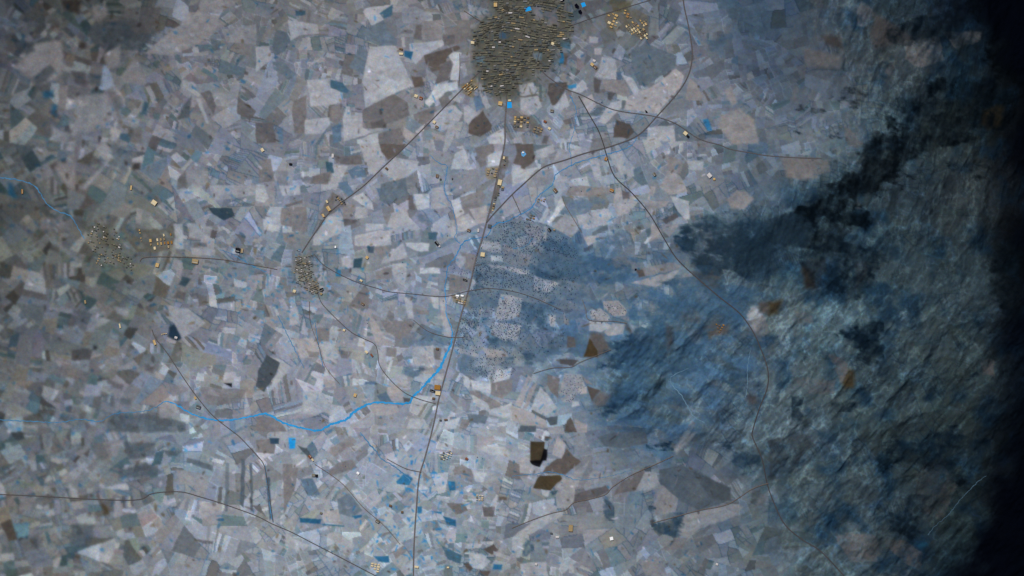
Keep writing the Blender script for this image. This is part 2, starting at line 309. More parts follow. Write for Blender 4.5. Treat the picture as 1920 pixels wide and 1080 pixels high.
# --- places traced one by one, lens dimming put into their percents: frame ox, oy, scale, then  colour[percent]: x,y x,y ...
PAL = {'L': (160, 163, 172), 'w': (180, 186, 196), 'p': (160, 158, 163), 'm': (128, 132, 143), 'g': (106, 121, 136),
       'b': (90, 114, 142), 'B': (48, 122, 172), 'C': (28, 148, 218), 't': (62, 94, 114), 'n': (124, 122, 126),
       'd': (97, 95, 99), 'D': (89, 82, 79), 'f': (22, 46, 68), 'o': (104, 88, 62), 'k': (10, 10, 14), 's': (88, 112, 136),
       'v': (56, 86, 112)}  # some near-black patches paint grove shade, ridge shade and corner falloff
TR = '''
@0 0
p75:240,330 460,300 490,520 420,600 300,640 100,500 200,420
g48:120,320 250,310 260,390 150,410
g45:220,600 380,480 410,540 300,640
g52:640,200 1000,130 1150,270 1050,380 800,380 700,330
n60:900,60 1200,50 1200,250 1020,260 920,150
D60:590,310 650,310 640,370 590,360
D45:460,0 600,0 590,110 480,60
p66:690,40 800,40 810,110 740,165 700,130
p80:1080,400 1350,180 1420,90 1560,100 1700,180 1500,320 1300,420
p78:1500,0 1800,0 1640,100 1480,90
L78:1660,220 1920,180 1920,330 1700,320
n75:800,670 850,650 920,790 880,850
p85:850,640 940,740 930,790 890,700
p76:900,580 1010,430 1100,560 1080,640 940,620
L76:560,720 780,700 870,850 780,960 650,1000 560,940
w78:1370,600 1440,620 1430,690 1350,650
d85:1500,700 1570,680 1640,750 1600,860
w85:1470,740 1500,740 1570,920 1550,930
L82:1580,690 1720,700 1760,580 1800,640 1760,810 1620,790
n75:1780,720 1920,840 1880,900 1780,850
n75:1130,800 1290,820 1280,860 1140,850
g60:1380,780 1440,720 1420,880 1330,900
t80:1060,860 1080,760 1120,770 1100,870
n70:950,950 1060,950 1060,1080 980,1060
L78:380,940 520,1000 500,1080 400,1060
L82:520,900 600,950 560,1030 530,980
L80:900,860 1030,950 1050,930 950,880
B60:320,690 400,680 400,730 330,735
d65:540,540 640,540 640,640 560,620
g58:660,540 760,560 760,640 670,630
p72:780,400 900,340 900,500 800,520
g68:1580,290 1660,310 1650,380 1590,380
B62:390,780 430,790 420,880 385,850
@480 0
L:820,60 1020,30 930,100 960,150 870,195 800,90
t:925,100 1025,30 1020,110 965,140
g92:800,230 960,150 1010,260 1060,290 1050,340 930,345 830,300
L98:850,350 1040,345 1090,460 1180,640 1030,705 820,815 800,600 830,450
w92:915,560 1180,640 1030,700 930,740
m:1090,60 1200,50 1330,130 1220,180 1100,170
d:1205,180 1245,180 1245,300 1180,295
n:1250,160 1390,150 1400,300 1360,340 1250,320
L:1150,330 1400,300 1410,340 1260,420 1200,480 1150,420
d:1405,255 1490,265 1490,330 1410,345
D:1260,415 1520,340 1530,365 1440,420 1400,520 1320,540 1270,470
w:1480,385 1540,395 1520,600 1450,600 1480,480 1450,420
d:1390,480 1460,450 1470,500 1440,580 1455,600 1340,635
D:1165,570 1240,575 1265,640 1190,660
w:1350,640 1510,610 1510,670 1420,690 1300,800 1265,770
n85:1370,740 1420,700 1460,770 1400,810
n88:1180,860 1330,800 1370,850 1250,940 1190,900
n84:800,820 1030,705 1140,770 1150,870 980,930 980,965 830,965 795,900
d90:860,920 950,890 980,960 870,965
L:650,870 790,860 800,960 870,990 740,1040 655,1060
w90:755,1050 915,990 915,1080 760,1080
n86:915,1000 1080,960 1120,1040 1100,1080 920,1080
g:1130,880 1190,900 1250,940 1180,1000 1120,1000
p:1110,950 1200,1010 1160,1060 1100,1020
L:1340,840 1480,780 1550,850 1530,900 1400,990 1330,960
D90:1700,830 1770,940 1760,980 1680,1030 1590,1000 1590,930
w92:1730,1030 1860,960 1865,1080 1750,1080
L:1590,790 1660,850 1590,940 1560,900 1560,800
L95:1660,590 1700,640 1760,800 1720,820 1680,700
b:1620,720 1680,720 1710,800 1650,840
L:380,600 540,590 560,660 650,700 640,770 540,790 410,800 400,700
L94:240,150 460,180 470,250 330,260 260,300
n92:565,800 650,780 655,880 610,930 550,900
L:365,900 540,880 560,930 500,1000 370,1010
n85:280,760 380,710 380,850 350,1010 290,1000 270,860
d95:0,920 130,920 150,1070 0,1080
L92:0,350 100,350 120,440 0,540
g80:150,220 230,240 260,310 210,390 140,420 120,350
g84:120,460 210,470 300,560 250,600 130,520
g90:780,350 840,390 800,560 700,500
t85:290,80 370,80 370,110 300,120
t:560,600 650,620 700,680 680,700 560,660
w92:670,800 700,800 710,880 660,880
s:160,960 200,960 200,1080 170,1080
s:570,950 640,920 640,1060 580,1080
B75:1110,380 1180,390 1160,450 1110,420
@960 0
L:50,640 160,615 200,700 60,720
L:60,730 195,720 225,800 160,860 60,820
D95:280,620 410,615 410,660 350,750 340,790 300,790 265,700
L:530,600 560,650 510,700 440,680
L:400,690 430,790 360,830 310,810
p:520,740 600,700 630,790 580,850
L98:675,425 770,440 790,520 780,600 640,580
b85:785,540 820,540 820,600 790,600
L:820,560 900,580 960,680 920,720 880,650
n:680,600 850,600 890,720 840,720 700,680
p98:1230,515 1290,570 1260,660 1080,850 960,830 840,820 870,720 1050,650
g84:890,370 1010,330 1240,420 1220,510 1010,640 960,640 900,520
d85:610,580 670,600 650,700 620,690
d80:720,690 780,700 740,760 715,740
D85:780,900 890,935 910,990 870,1035 760,1030 770,950
L:740,770 830,750 820,810 700,930 640,910
g80:640,800 700,810 640,870 590,860
p82:1330,580 1400,640 1430,760 1300,750
p78:1600,680 1650,650 1690,770 1650,790 1610,740
p82:1560,870 1700,810 1820,900 1850,1080 1640,1080 1560,960
B90:1430,900 1470,890 1500,980 1460,980
g86:1220,930 1330,950 1360,1050 1225,1060
L:1020,950 1210,940 1220,1060 1010,1060
d:380,900 440,890 450,930 400,935
d:240,1020 280,1020 260,1080 220,1080
p:580,270 650,280 640,320 580,320
p:620,360 680,360 670,410 620,410
B80:370,390 385,390 390,480 350,480
D:390,400 415,400 410,490 385,490
B:410,640 480,630 480,660 420,665
t:100,380 360,300 440,290 440,370 340,350
s70:1620,60 1900,0 1920,300 1800,300 1640,160
s78:1430,300 1600,270 1640,360 1500,390
@1440 0
L58:680,10 780,70 750,230 650,200
n48:790,110 1000,230 1100,290 1010,330 780,370 750,260
p58:1010,310 1270,290 1310,460 1200,500 1080,500 1000,460
L44:1310,260 1600,230 1560,320 1390,370
L52:260,360 550,420 540,520 280,500
p62:570,950 640,1000 700,1080 600,1080
d58:400,260 520,280 560,380 430,340
o42:1600,840 1700,790 1760,800 1720,950 1640,980 1590,930
f30:890,830 960,960 980,1080 930,1080 880,900
L58:190,680 220,640 210,760 180,750
p50:860,560 900,450 960,460 900,600
f24:1160,600 1300,620 1300,700 1190,660
@0 270
d72:610,110 690,80 770,130 660,170
L84:700,0 810,0 830,130 640,340 600,330 790,150
p76:400,160 560,60 570,330 520,350
g80:830,0 1000,30 950,220 850,160
t62:1560,480 1740,480 1760,540 1680,570 1590,520
L85:1390,200 1560,200 1560,300 1420,340
L94:1570,310 1920,310 1920,380 1600,430
d90:1330,280 1390,200 1400,330 1330,340
L90:1400,590 1600,620 1560,730 1420,700
w86:1300,600 1370,600 1380,790 1320,780
L92:1430,780 1610,790 1610,840 1440,830
d90:1450,740 1550,740 1550,770 1450,770
t64:1370,990 1430,1010 1390,1070 1340,1050
w62:380,700 470,760 620,870 580,900 460,790
p66:300,560 500,560 520,640 300,640
d60:340,740 440,780 450,820 350,780
B55:60,290 90,300 130,400 100,410 60,380
D60:1000,140 1050,140 1050,190 990,190
@480 270
L:770,0 920,0 970,130 880,240 820,130
D:925,0 1130,0 1070,80 990,120 940,60
d:590,85 790,90 800,150 690,160 600,140
L:590,150 690,170 600,350 540,330 570,220
L:1040,100 1220,130 1200,180 1060,290 930,200
t90:525,130 580,140 580,215 530,215
n90:20,120 110,110 140,280 20,290
w90:330,210 430,200 450,235 340,245
n85:430,240 560,200 540,300 400,300
m95:140,200 240,200 240,310 160,290
s:690,200 760,160 820,200 830,250 720,260
s:620,290 680,280 740,370 700,400 630,330
s:900,330 980,330 990,380 930,410
w95:720,400 800,360 870,440 885,500 820,480
L:745,470 830,480 840,550 740,560
w90:420,760 440,680 550,540 640,545 640,670 560,700 480,760
n:650,440 750,460 710,560 670,600 650,560
d90:650,560 760,570 740,600 660,620
L:170,310 330,310 330,380 200,390
d:220,460 350,420 350,440 230,480
n:190,480 380,470 390,660 200,640 180,560
w92:0,300 60,310 100,400 60,440 0,430
w92:50,560 120,560 120,600 175,610 170,650 120,660 60,640
w92:195,610 270,620 270,660 200,665
n:200,670 280,670 300,740 210,740
w94:1490,80 1560,30 1620,190 1460,190
w:1180,380 1300,370 1300,480 1210,500
L:1320,330 1400,325 1450,470 1310,490
d:1140,390 1170,380 1195,500 1150,490
s85:1190,510 1310,500 1300,640 1220,620
t:1290,660 1360,660 1350,720 1300,715
L:1010,520 1130,480 1160,600 980,640
m:1450,230 1670,200 1680,330 1500,390 1440,340
n:1530,400 1690,350 1720,380 1700,450 1600,500 1550,470
w:1465,420 1520,405 1560,520 1500,560
L:1500,560 1590,520 1660,600 1560,660 1510,650
L:1380,570 1490,570 1500,700 1440,710 1440,620
p:1600,490 1740,460 1720,590 1660,600
w:1735,70 1850,50 1830,160 1740,170
n92:1640,30 1780,0 1790,60 1720,100 1730,160 1680,170
L:740,690 920,650 1010,650 1010,760 850,770 740,760
n:880,770 1000,770 1000,810 920,840
s75:830,770 885,765 880,820 840,815
w:1120,740 1300,745 1300,800 1240,810 1130,770
L:1100,740 1140,850 940,900 960,850
w:1230,930 1380,925 1380,970 1225,970
n:900,960 1020,920 1020,1010 900,1020
L:1020,900 1130,890 1120,1080 1030,1010
L:640,850 720,860 730,920 650,920
t80:735,860 800,850 790,930 730,930
B90:600,940 640,940 640,990 600,990
n:1570,810 1650,830 1640,960 1570,930
g:1640,20 1600,100 1650,160 1570,20
w94:820,600 960,600 960,640 820,660
g90:940,300 1120,250 1140,380 1000,460 920,420
@960 270
D:20,0 160,0 170,130 100,180 110,220 70,220 70,160 10,150 40,60
L:180,50 310,0 320,60 230,110 180,100
w90:0,160 100,190 200,170 110,270 0,320
L:340,230 430,250 420,290 340,280
L:430,60 520,20 520,70 440,90
m:210,200 310,180 320,270 260,310 100,330 130,280
L:580,130 650,110 670,270 620,270
w95:440,270 560,240 585,320 460,300
n:440,310 760,330 750,370 560,390 400,380
w85:730,80 830,70 860,220 820,235 750,130
L:860,200 910,170 915,245 860,240
n:1150,80 1280,130 1260,230 1180,200 1160,120
w84:1310,120 1440,130 1430,200 1330,190
p90:1170,200 1260,240 1320,360 1180,380 1110,320
p:780,330 820,330 830,420 920,380 940,440 870,520 790,540 760,440
d:825,350 880,360 880,410 830,410
p95:1040,320 1080,320 1040,430 1015,420
p90:980,430 1180,430 1150,470 1020,500
d85:1120,570 1230,515 1250,550 1150,600
w90:1190,390 1330,430 1330,560 1300,570 1240,500
w:370,395 400,460 280,610 270,600
w90:200,580 260,480 280,490 240,600
s:430,440 600,410 690,430 690,460 460,540
L:480,540 720,480 750,520 720,600 560,640 510,620
L96:400,520 480,560 510,640 440,700 300,620
s88:680,690 850,610 900,640 880,730 760,770 690,750
g86:600,660 720,600 720,640 600,690
p:540,700 660,680 640,720 570,770
p90:1050,590 1110,640 1120,700 1000,740 1040,680
w:1020,700 1050,700 1010,750 990,745
L85:1120,600 1260,600 1180,700 1130,650
f92:1260,630 1370,640 1370,780 1250,800 1200,720
p72:1380,640 1480,600 1520,780 1450,800 1400,700
p76:1610,420 1680,340 1760,360 1810,410 1740,490 1640,480
p60:1570,780 1620,720 1670,800 1620,860
v:700,870 860,880 960,950 900,1000 660,1060 660,1000
D92:930,940 1000,940 1000,990 950,1000
L75:980,930 1180,890 1280,910 1240,940 1000,990
L85:890,1040 1160,970 1260,940 1180,1040 1080,1070
v80:1260,950 1290,960 1220,1080 1100,1080
L72:1290,960 1380,990 1370,1060 1310,1080 1240,1080
D72:1340,960 1550,930 1550,1080 1440,1080 1380,1000
g62:1400,840 1540,860 1550,920 1450,940 1320,930
f92:1680,560 1920,500 1920,1000 1760,1060 1640,900 1700,760
@1440 270
p66:90,100 240,100 350,120 340,260 240,270 140,250
p60:240,110 450,120 460,200 340,270
g40:680,160 820,140 860,220 760,240
p56:590,0 700,0 680,30 600,20
f38:420,480 560,520 740,540 730,640 600,590 430,570
f16:650,200 900,30 1130,0 1000,130 870,330 700,400 600,330
p46:290,860 430,860 430,950 360,1080 340,980 280,920
D42:240,890 340,960 350,1080 270,1080
p46:640,900 720,880 740,960 650,1080
p42:650,400 680,400 680,490 660,490
f45:50,600 350,560 360,700 120,760
f40:210,440 260,500 340,460 400,560 240,570
g42:1300,640 1420,560 1440,580 1320,700
@0 540
f88:1270,290 1310,270 1370,370 1330,400 1260,360
L92:1250,130 1420,160 1540,260 1500,300 1360,380 1290,230
d90:1470,40 1550,60 1550,120 1500,140
d84:1090,570 1160,590 1150,640 1085,620
d82:800,670 930,730 910,770 810,720
n92:1490,740 1850,760 1800,860 1560,880
w95:1740,690 1800,720 1770,750
k:1680,715 1740,715 1740,745
L:1840,780 1890,950 1830,960
n80:470,560 600,600 580,690 420,640
L80:840,520 900,510 900,590 850,590
g70:890,830 990,830 980,880 900,870
g68:810,960 1100,940 1390,1010 1390,1080 800,1080
L85:1190,880 1290,870 1330,960 1200,980
k120:700,430 725,440 720,465 700,460
L90:1820,60 1900,0 1920,0 1820,170
L84:850,140 960,150 990,100 950,220 880,190
w86:1870,370 1920,390 1920,430 1870,400
d80:1400,30 1380,90 1300,70 1330,20
@480 540
p96:710,140 850,190 900,260 980,380 1050,420 1020,440 900,430 850,250
m:700,140 740,230 640,240 670,150
n:930,240 1180,250 1170,320 1080,390 980,330
L:1110,70 1170,70 1180,230 1140,230
w92:1305,60 1370,70 1370,160 1330,150
L:1375,80 1420,80 1430,240 1470,330 1460,370 1410,360 1390,200
s:1270,300 1400,290 1410,350 1300,330
s:1110,390 1250,350 1330,350 1410,400 1330,430 1120,430
n:1170,160 1300,170 1300,200 1190,190
L:900,440 980,445 970,540 1000,620 930,590
n:980,445 1050,450 1050,520 970,510
L:1180,440 1330,430 1340,560 1290,600 1200,600 1170,500
n88:1330,450 1390,450 1380,540 1340,540
w:1010,540 1030,540 1000,640 985,620
w:1180,600 1260,560 1280,590 1180,620
s90:1130,640 1230,600 1330,660 1280,680 1180,660
s75:1240,610 1310,590 1330,620 1290,640
L:1360,650 1410,640 1390,710 1350,690
L:1050,640 1140,660 1120,750 1050,700
w88:110,520 200,540 260,600 180,700 110,780 80,790 180,600
g62:80,500 180,560 140,660 60,780 0,740 20,620
p:290,380 420,370 470,440 480,520 340,530
n:380,470 470,480 470,520 400,520
w88:480,430 560,420 610,460 620,530 510,540
n90:620,460 720,480 690,530 640,530
n96:430,300 550,300 550,400 470,400
L:250,160 310,140 330,260 250,290
w:770,370 820,380 810,440 765,440
w93:350,780 480,770 540,850 520,920 440,960 330,940 350,860
w88:520,870 660,890 560,960 510,930
s92:900,810 1000,760 1030,860 930,850
p96:1000,700 1100,760 1110,850 1020,850 980,780
p98:840,880 1060,880 1070,930 990,960 880,950
w:1220,800 1340,820 1270,870 1180,840
d85:1100,820 1170,830 1150,860 1110,860
w90:1150,980 1260,980 1310,1060 1130,1050
w:1430,1000 1530,970 1500,1060 1400,1060
n:1540,980 1620,990 1580,1050 1520,1060
w:1550,650 1610,690 1600,750 1560,740
w:1610,690 1760,720 1760,800 1620,760
n:1600,770 1650,770 1830,860 1830,910 1620,830
w96:1610,800 1740,860 1760,940 1640,880
n:1760,720 1920,680 1920,760 1850,830 1760,800
w:1800,620 1920,600 1900,680 1780,710
n95:0,960 130,970 210,1040 230,1080 0,1080
b95:820,700 900,700 900,730 810,720
w94:1740,920 1920,860 1920,990 1750,950
g90:1580,940 1740,960 1720,1020 1600,1010
@960 540
D95:590,335 680,340 730,460 640,520 540,515 580,420
o60:585,380 640,470 640,520 540,515
n70:410,360 470,370 480,440 410,450
d78:360,530 500,540 460,590 360,570
p92:680,100 800,95 860,170 850,210 770,210 690,170
L92:590,170 660,150 740,220 720,260 590,230
w85:580,240 700,260 760,290 660,330 580,320
L84:760,260 850,270 830,340 720,360 690,330
v:870,170 920,160 940,270 870,250
d70:850,260 910,320 890,350 850,310
w85:880,270 1000,330 960,380 920,360
f98:1000,290 1140,260 1200,400 1200,520 1000,540 800,600 650,600 780,430
f95:760,700 900,690 950,760 840,930 700,970 640,940 740,860
d62:1140,260 1200,280 1210,440 1160,500
p82:1310,310 1400,290 1430,360 1400,420 1330,390
D88:1430,290 1540,260 1620,280 1600,340 1520,360 1470,380
n60:1220,170 1420,230 1400,260 1230,230
w82:1740,180 1820,120 1890,230 1820,320 1750,270
L78:1380,30 1480,60 1460,120 1380,110
D80:1830,110 1920,100 1920,200 1850,170
w90:280,210 325,210 320,290 285,290
p:120,650 150,690 70,890 20,880
p90:190,710 110,910 80,910 130,760
w92:210,740 260,790 340,900 250,960 140,910 160,850
n85:270,650 360,680 340,820 300,790 260,720
L90:400,640 520,650 550,730 440,860 380,850 350,790
w92:450,850 500,850 510,880 450,890
p:500,750 560,740 560,790 510,800
D84:560,735 660,770 600,850
n72:660,775 740,800 700,880 620,890 600,850
p:0,880 110,920 250,990 270,1050 180,1040 0,1000
g66:250,970 340,960 340,1020 290,1030
D92:440,965 490,1080 395,1080 410,1000
p90:465,980 560,1020 560,1080 490,1080
g72:60,1030 180,1035 180,1080 40,1080
p76:520,650 610,730 560,720
L68:1020,640 1090,620 1060,700 1020,680
L68:1140,630 1165,640 1080,720 1070,700
p70:1290,1080 1340,990 1380,1010 1320,1080
d66:1750,800 1830,800 1840,860 1770,870
v78:1580,640 1750,650 1740,780 1600,800
v85:1240,480 1420,440 1430,560 1230,690 1200,640
@1440 540
f42:680,430 760,400 830,480 790,580 680,560
f52:480,300 620,290 720,370 680,480 600,450
o58:590,600 640,620 630,740 570,750 540,700
p54:440,500 540,500 600,580 540,700 500,640
L56:200,180 320,180 340,270 220,260
o52:0,110 100,90 60,190 0,210
f45:470,850 650,870 620,910 480,900
L52:200,680 500,680 480,790 300,800
f45:1350,700 1560,600 1580,700 1450,740
p40:1590,560 1680,540 1680,660 1600,650
f60:180,820 240,860 220,980 180,920
@0 810
g64:920,75 1170,80 1160,170 1040,200 960,210
g66:900,280 1100,230 1230,300 1130,340 900,350
w85:520,390 570,430 590,500 530,495
g70:540,690 700,690 710,780 620,860 520,850
o66:755,520 810,570 820,620 780,620
p98:1490,530 1670,540 1660,660 1580,690 1500,620
d84:1480,800 1600,820 1600,840 1490,830
w82:1550,920 1660,880 1720,960 1660,1000
g70:1400,190 1600,250 1590,290 1400,230
g84:1690,230 1720,230 1710,600 1690,600
g76:1810,200 1840,200 1830,570 1800,540
g80:1870,230 1890,230 1900,600 1880,590
L86:1280,1000 1400,990 1500,1080 1300,1080
g50:240,800 280,800 280,880 250,860
L82:1820,900 1920,920 1920,1000
g66:1220,130 1360,140 1330,180 1250,170
n84:700,80 830,90 830,250 720,180
L86:1320,280 1560,320 1560,420 1340,380
p74:150,480 260,480 250,600 150,580
@480 810
C:245,40 298,42 290,128 250,125
n90:0,60 175,45 170,90 150,90 140,160 0,155
v86:100,45 175,45 170,90 110,90
w88:170,0 240,0 240,90 180,100
n:560,120 710,30 760,70 590,185 550,150
n96:620,230 720,205 760,270 560,330 540,290
w:720,440 760,425 800,500 770,520
g96:610,500 700,460 800,590 720,640 620,610
s:330,350 430,350 480,470 390,480
n95:200,240 320,240 300,400 210,620
B72:320,645 490,655 480,690 330,680
B75:490,690 660,705 660,712 500,700
s75:75,340 100,340 120,640 100,660
w88:260,160 380,170 390,260 280,270
g64:310,100 380,120 420,180 390,190
p:500,600 620,580 640,690 510,680
w86:220,760 400,850 350,900 220,850
L96:480,770 620,750 740,850 700,940 560,800
B80:720,630 800,620 790,640 740,650
w94:1150,310 1240,280 1220,370 1180,350
w96:1230,390 1300,420 1420,400 1430,430 1230,450
n:1240,290 1320,350 1260,370
n:1470,290 1540,240 1640,300 1620,380 1560,350
w:1610,280 1730,310 1700,380 1650,370
B80:1440,370 1490,370 1500,440 1450,440
v85:1380,55 1400,35 1420,60 1400,100 1375,95
w94:1620,100 1880,110 1900,180 1750,170
n80:1430,530 1560,540 1590,590 1500,620
d90:1700,560 1790,560 1780,640 1710,640
D:1820,485 1880,485 1880,510 1820,510
w92:1800,590 1910,600 1880,630 1810,615
D90:1700,880 1780,845 1815,880 1770,920
w94:1600,910 1700,915 1760,970 1700,1030 1600,1020
L96:1780,890 1920,940 1900,960 1780,920
w95:1570,840 1700,835 1680,870 1590,880
w92:1310,740 1350,740 1420,790 1380,820
t:1390,850 1550,930 1530,990 1440,950
w90:1240,950 1370,960 1350,1010 1260,1000
B70:1400,630 1500,660 1500,710 1430,690
B85:1310,590 1400,600 1390,620
B85:1210,560 1250,560 1240,610 1210,610
L:850,540 970,430 980,470 870,570
L:1000,530 1070,490 1060,520 1010,550
w92:940,640 1040,590 1040,620 960,670
n92:920,770 1010,745 1000,765 940,790
D90:1560,990 1600,985 1630,1030 1600,1050
D90:1680,1040 1760,1040 1740,1080 1690,1080
B88:1050,370 1110,310 1170,340 1150,400 1060,390
B80:1780,990 1850,990 1840,1030 1780,1030
B80:880,930 1000,930 1000,980 920,970
@960 810
o56:135,70 245,75 240,180 220,240 140,230
k:240,130 268,135 262,215 215,218 225,180
k120:135,215 240,212 210,265 150,250
D92:245,30 290,35 270,70 240,65
p:345,30 405,95 380,200 300,170 320,90
D98:410,120 460,180 520,220 400,320 225,305 260,260 340,200 370,200
o64:210,325 360,325 375,350 290,440 160,420 180,370
L95:50,190 130,190 140,240 220,280 210,320 60,310
L95:60,330 200,330 150,430 100,400
L85:420,330 580,220 490,410 440,380
L88:380,340 480,380 470,480 440,570 340,570 320,450
w90:220,430 290,440 270,490 230,470
t88:300,445 350,440 330,470 300,480
L88:540,400 610,280 680,300 680,360 550,420
d88:470,470 700,400 730,440 640,490 460,530
n76:820,380 980,275 1000,300 930,440 760,470
w78:1000,300 1080,300 1110,390 1040,430 920,450
L78:1110,400 1250,500 1220,600 1080,620 1060,560
v70:690,500 755,490 750,650 690,635
v66:1040,570 1065,570 1065,680 1040,670
w86:0,790 250,610 380,590 380,630 300,670 60,820 0,850
L92:250,530 340,560 330,600 250,590
w88:0,820 80,830 60,940 0,940
v85:100,800 150,800 150,920 95,920
L80:490,570 560,560 560,760 490,770
w70:1290,620 1650,540 1740,560 1660,640 1420,720 1320,800 1240,760 1260,700
L68:1250,790 1320,800 1280,880 1100,890
L75:1060,920 1120,960 1160,1080 1000,1080 960,980
w80:1210,140 1290,0 1370,0 1330,60 1230,165
L60:1770,600 1870,470 1920,440 1920,500
f90:1020,80 1200,90 1200,125 1050,110
f80:1580,80 1700,150 1860,180 1870,270 1700,240
L96:60,990 250,970 270,1080 80,1080
w84:350,950 380,950 400,1060 370,1060
w84:420,950 450,950 470,1060 430,1060
g72:1100,280 1250,250 1400,290 1640,440 1600,530 1400,590 1250,510 1110,390
g62:1350,290 1640,420 1640,520 1500,500 1450,440
L74:1100,420 1130,400 1250,500 1220,600 1080,620
g74:640,40 760,0 1000,0 1020,80 840,120 700,110
v74:1260,640 1280,620 1240,760 1100,780 1060,700
@1440 810
p46:700,830 800,810 830,900 760,960 700,940
p36:1080,290 1290,180 1400,400 1300,660 1150,600 1100,400
p42:860,800 1000,790 1150,900 1140,1040 980,960
f22:1200,60 1350,200 1420,320 1480,420 1360,380 1290,200
g44:0,60 300,0 340,100 120,300 0,360
f30:940,720 1100,640 1180,760 1040,850
@0 0 1
f22:1490,400 1560,352 1610,306 1640,250 1720,240 1800,170 1850,150 1900,180 1880,240 1800,262 1740,290 1680,320 1620,372 1560,408 1500,420
f26:1560,380 1620,400 1640,420 1580,425
f12:1790,-30 1930,-30 1930,190 1880,150 1850,110 1840,60
f30:1440,410 1500,390 1560,400 1600,430 1580,470 1500,460 1430,450
f34:1300,470 1380,430 1450,440 1450,480 1380,520 1320,510
f34:1640,90 1700,40 1780,10 1800,60 1760,80
f30:1660,200 1740,150 1760,200 1700,240
f24:1850,480 1900,440 1910,620 1870,600
f44:1500,470 1580,440 1660,480 1600,560 1520,540
v92:1170,660 1240,570 1310,500 1420,540 1400,610 1310,640 1230,720 1160,740
v62:1280,430 1340,410 1400,420 1480,400 1520,440 1440,520 1360,520 1300,490
f46:1600,610 1650,600 1650,690 1600,680
f44:1640,850 1700,830 1780,800 1850,830 1800,860 1780,900 1740,870 1690,860 1660,900
f44:1700,930 1740,930 1720,980 1660,1000
p62:1400,600 1430,590 1440,620 1420,640
p56:1560,1000 1640,1000 1640,1050 1590,1050
@1440 810
B42:1100,800 1200,830 1140,870 1080,850
'''
TR2 = '''
g99:660,100 880,60 1200,110 1300,160 1500,280 1580,420 1640,520 1700,800 1740,1080 300,1080 480,300 600,240
v:1080,450 1250,280 1450,330 1560,500 1900,480 1840,700 1700,830 1350,780 1150,700 1060,600
v82:1130,640 1400,700 1380,800 1200,760
L:500,300 700,330 730,450 600,440 480,390
w:600,470 730,480 740,540 600,530
m96:740,340 1050,480 1030,600 900,600 740,540
m:1000,130 1190,140 1160,320 1050,380 980,200
L:1090,700 1360,790 1250,890 1080,860
w90:390,740 430,750 420,870 360,870
L:560,570 720,590 1050,640 1000,690 620,610
L:1200,150 1240,150 1220,320 1190,280
s96:440,880 720,880 700,1060 380,1050
L:720,900 960,960 940,1080 680,1080
n96:250,430 440,470 400,600 320,640
n92:140,680 380,740 340,860 120,920
L:220,480 310,490 320,550 260,620 200,560
s:1700,250 1920,240 1920,420 1760,400
L:880,290 1010,240 1010,330 900,400
s:800,220 950,210 930,270 820,270
v90:420,640 540,700 520,840 430,830
'''
TR3 = '''
v95:960,60 1300,60 1250,200 1100,330 900,260
s92:540,440 760,440 1000,520 1400,560 1400,700 1100,780 900,640 600,560
v84:1100,140 1260,170 1280,350 1130,400
s84:1100,350 1450,380 1700,420 1640,660 1250,600
L:700,0 960,0 920,200 800,240 640,240
L:620,260 950,300 900,470 780,480 600,400
s88:270,640 440,660 430,780 250,760
s84:700,690 880,720 900,800 720,780
L:190,540 470,620 460,660 190,600
p96:510,550 770,600 800,650 560,660
w92:690,790 860,820 780,900 610,945
n96:610,950 800,900 760,1080 600,1080
L:370,910 600,940 600,1060 380,1000
s96:280,800 500,780 640,880 450,920
w90:1270,190 1325,185 1320,310 1290,325 1255,250
p82:1430,210 1480,230 1480,300 1430,290
v76:800,480 1000,600 1080,720 1000,700 860,580
v80:560,440 700,460 640,520 560,490
'''
# finished field jitter so that traced edges are as ragged as ploughed ones
JX = PX + fbm(PX, PY, 12, 201, 2) * 3.0; JY = PY + fbm(PX, PY, 12, 207, 2) * 3.0

def poly_mask(pts, soft=1.0):
    pts = np.asarray(pts, float)
    x0, y0 = pts.min(0) - 4; x1, y1 = pts.max(0) + 4
    j0, j1 = np.searchsorted(FX, (x0, x1)); i0, i1 = np.searchsorted(FY, (y0, y1))
    X = JX[i0:i1, j0:j1]; Y = JY[i0:i1, j0:j1]
    ins = np.zeros(X.shape, bool); dist = np.full(X.shape, 1e9)
    n = len(pts)
    for k in range(n):
        ax, ay = pts[k]; bx, by = pts[(k + 1) % n]
        cond = ((ay > Y) != (by > Y))
        t = (bx - ax) * (Y - ay) / ((by - ay) if by != ay else 1e-9) + ax
        ins ^= cond & (X < t)
        L2 = (bx - ax) ** 2 + (by - ay) ** 2 + 1e-9
        q = np.clip(((X - ax) * (bx - ax) + (Y - ay) * (by - ay)) / L2, 0, 1)
        dist = np.minimum(dist, np.hypot(X - ax - q * (bx - ax), Y - ay - q * (by - ay)))
    sd_ = np.where(ins, dist, -dist)
    return (slice(i0, i1), slice(j0, j1)), np.clip(sd_ / soft * .5 + .5, 0, 1)

tex = (1 + rows * .10 + fbm(PX, PY, 14, 301, 3, .6) * .16)
RAG = fbm(PX, PY, 22, 401, 5, .62) * .8 + fbm(*(lambda p: (p[0] / 2.6, p[1]))(rot(PX, PY, 14)), 13, 411, 4, .6) * .8
RAG2 = np.clip(.80 + 1.3 * fbm(PX, PY, 9, 421, 3, .6), .3, 1)
def fill(pts, c, soft=1.0, a=1.0, rag=False):
    sl, m = poly_mask(pts, soft)
    if rag:
        m = np.clip((m + RAG[sl] * 1.6 - .48) * 3 + .5, 0, 1) * RAG2[sl]
        m = m * (1 - hill[sl] * np.clip(.30 - streak[sl] * 1.6, 0, .75))
    m = (m * a)[..., None]
    k = 1 + rng.normal(0, .012)
    img[sl] = img[sl] * (1 - m) + np.asarray(c, float) * k * tex[sl][..., None] * m

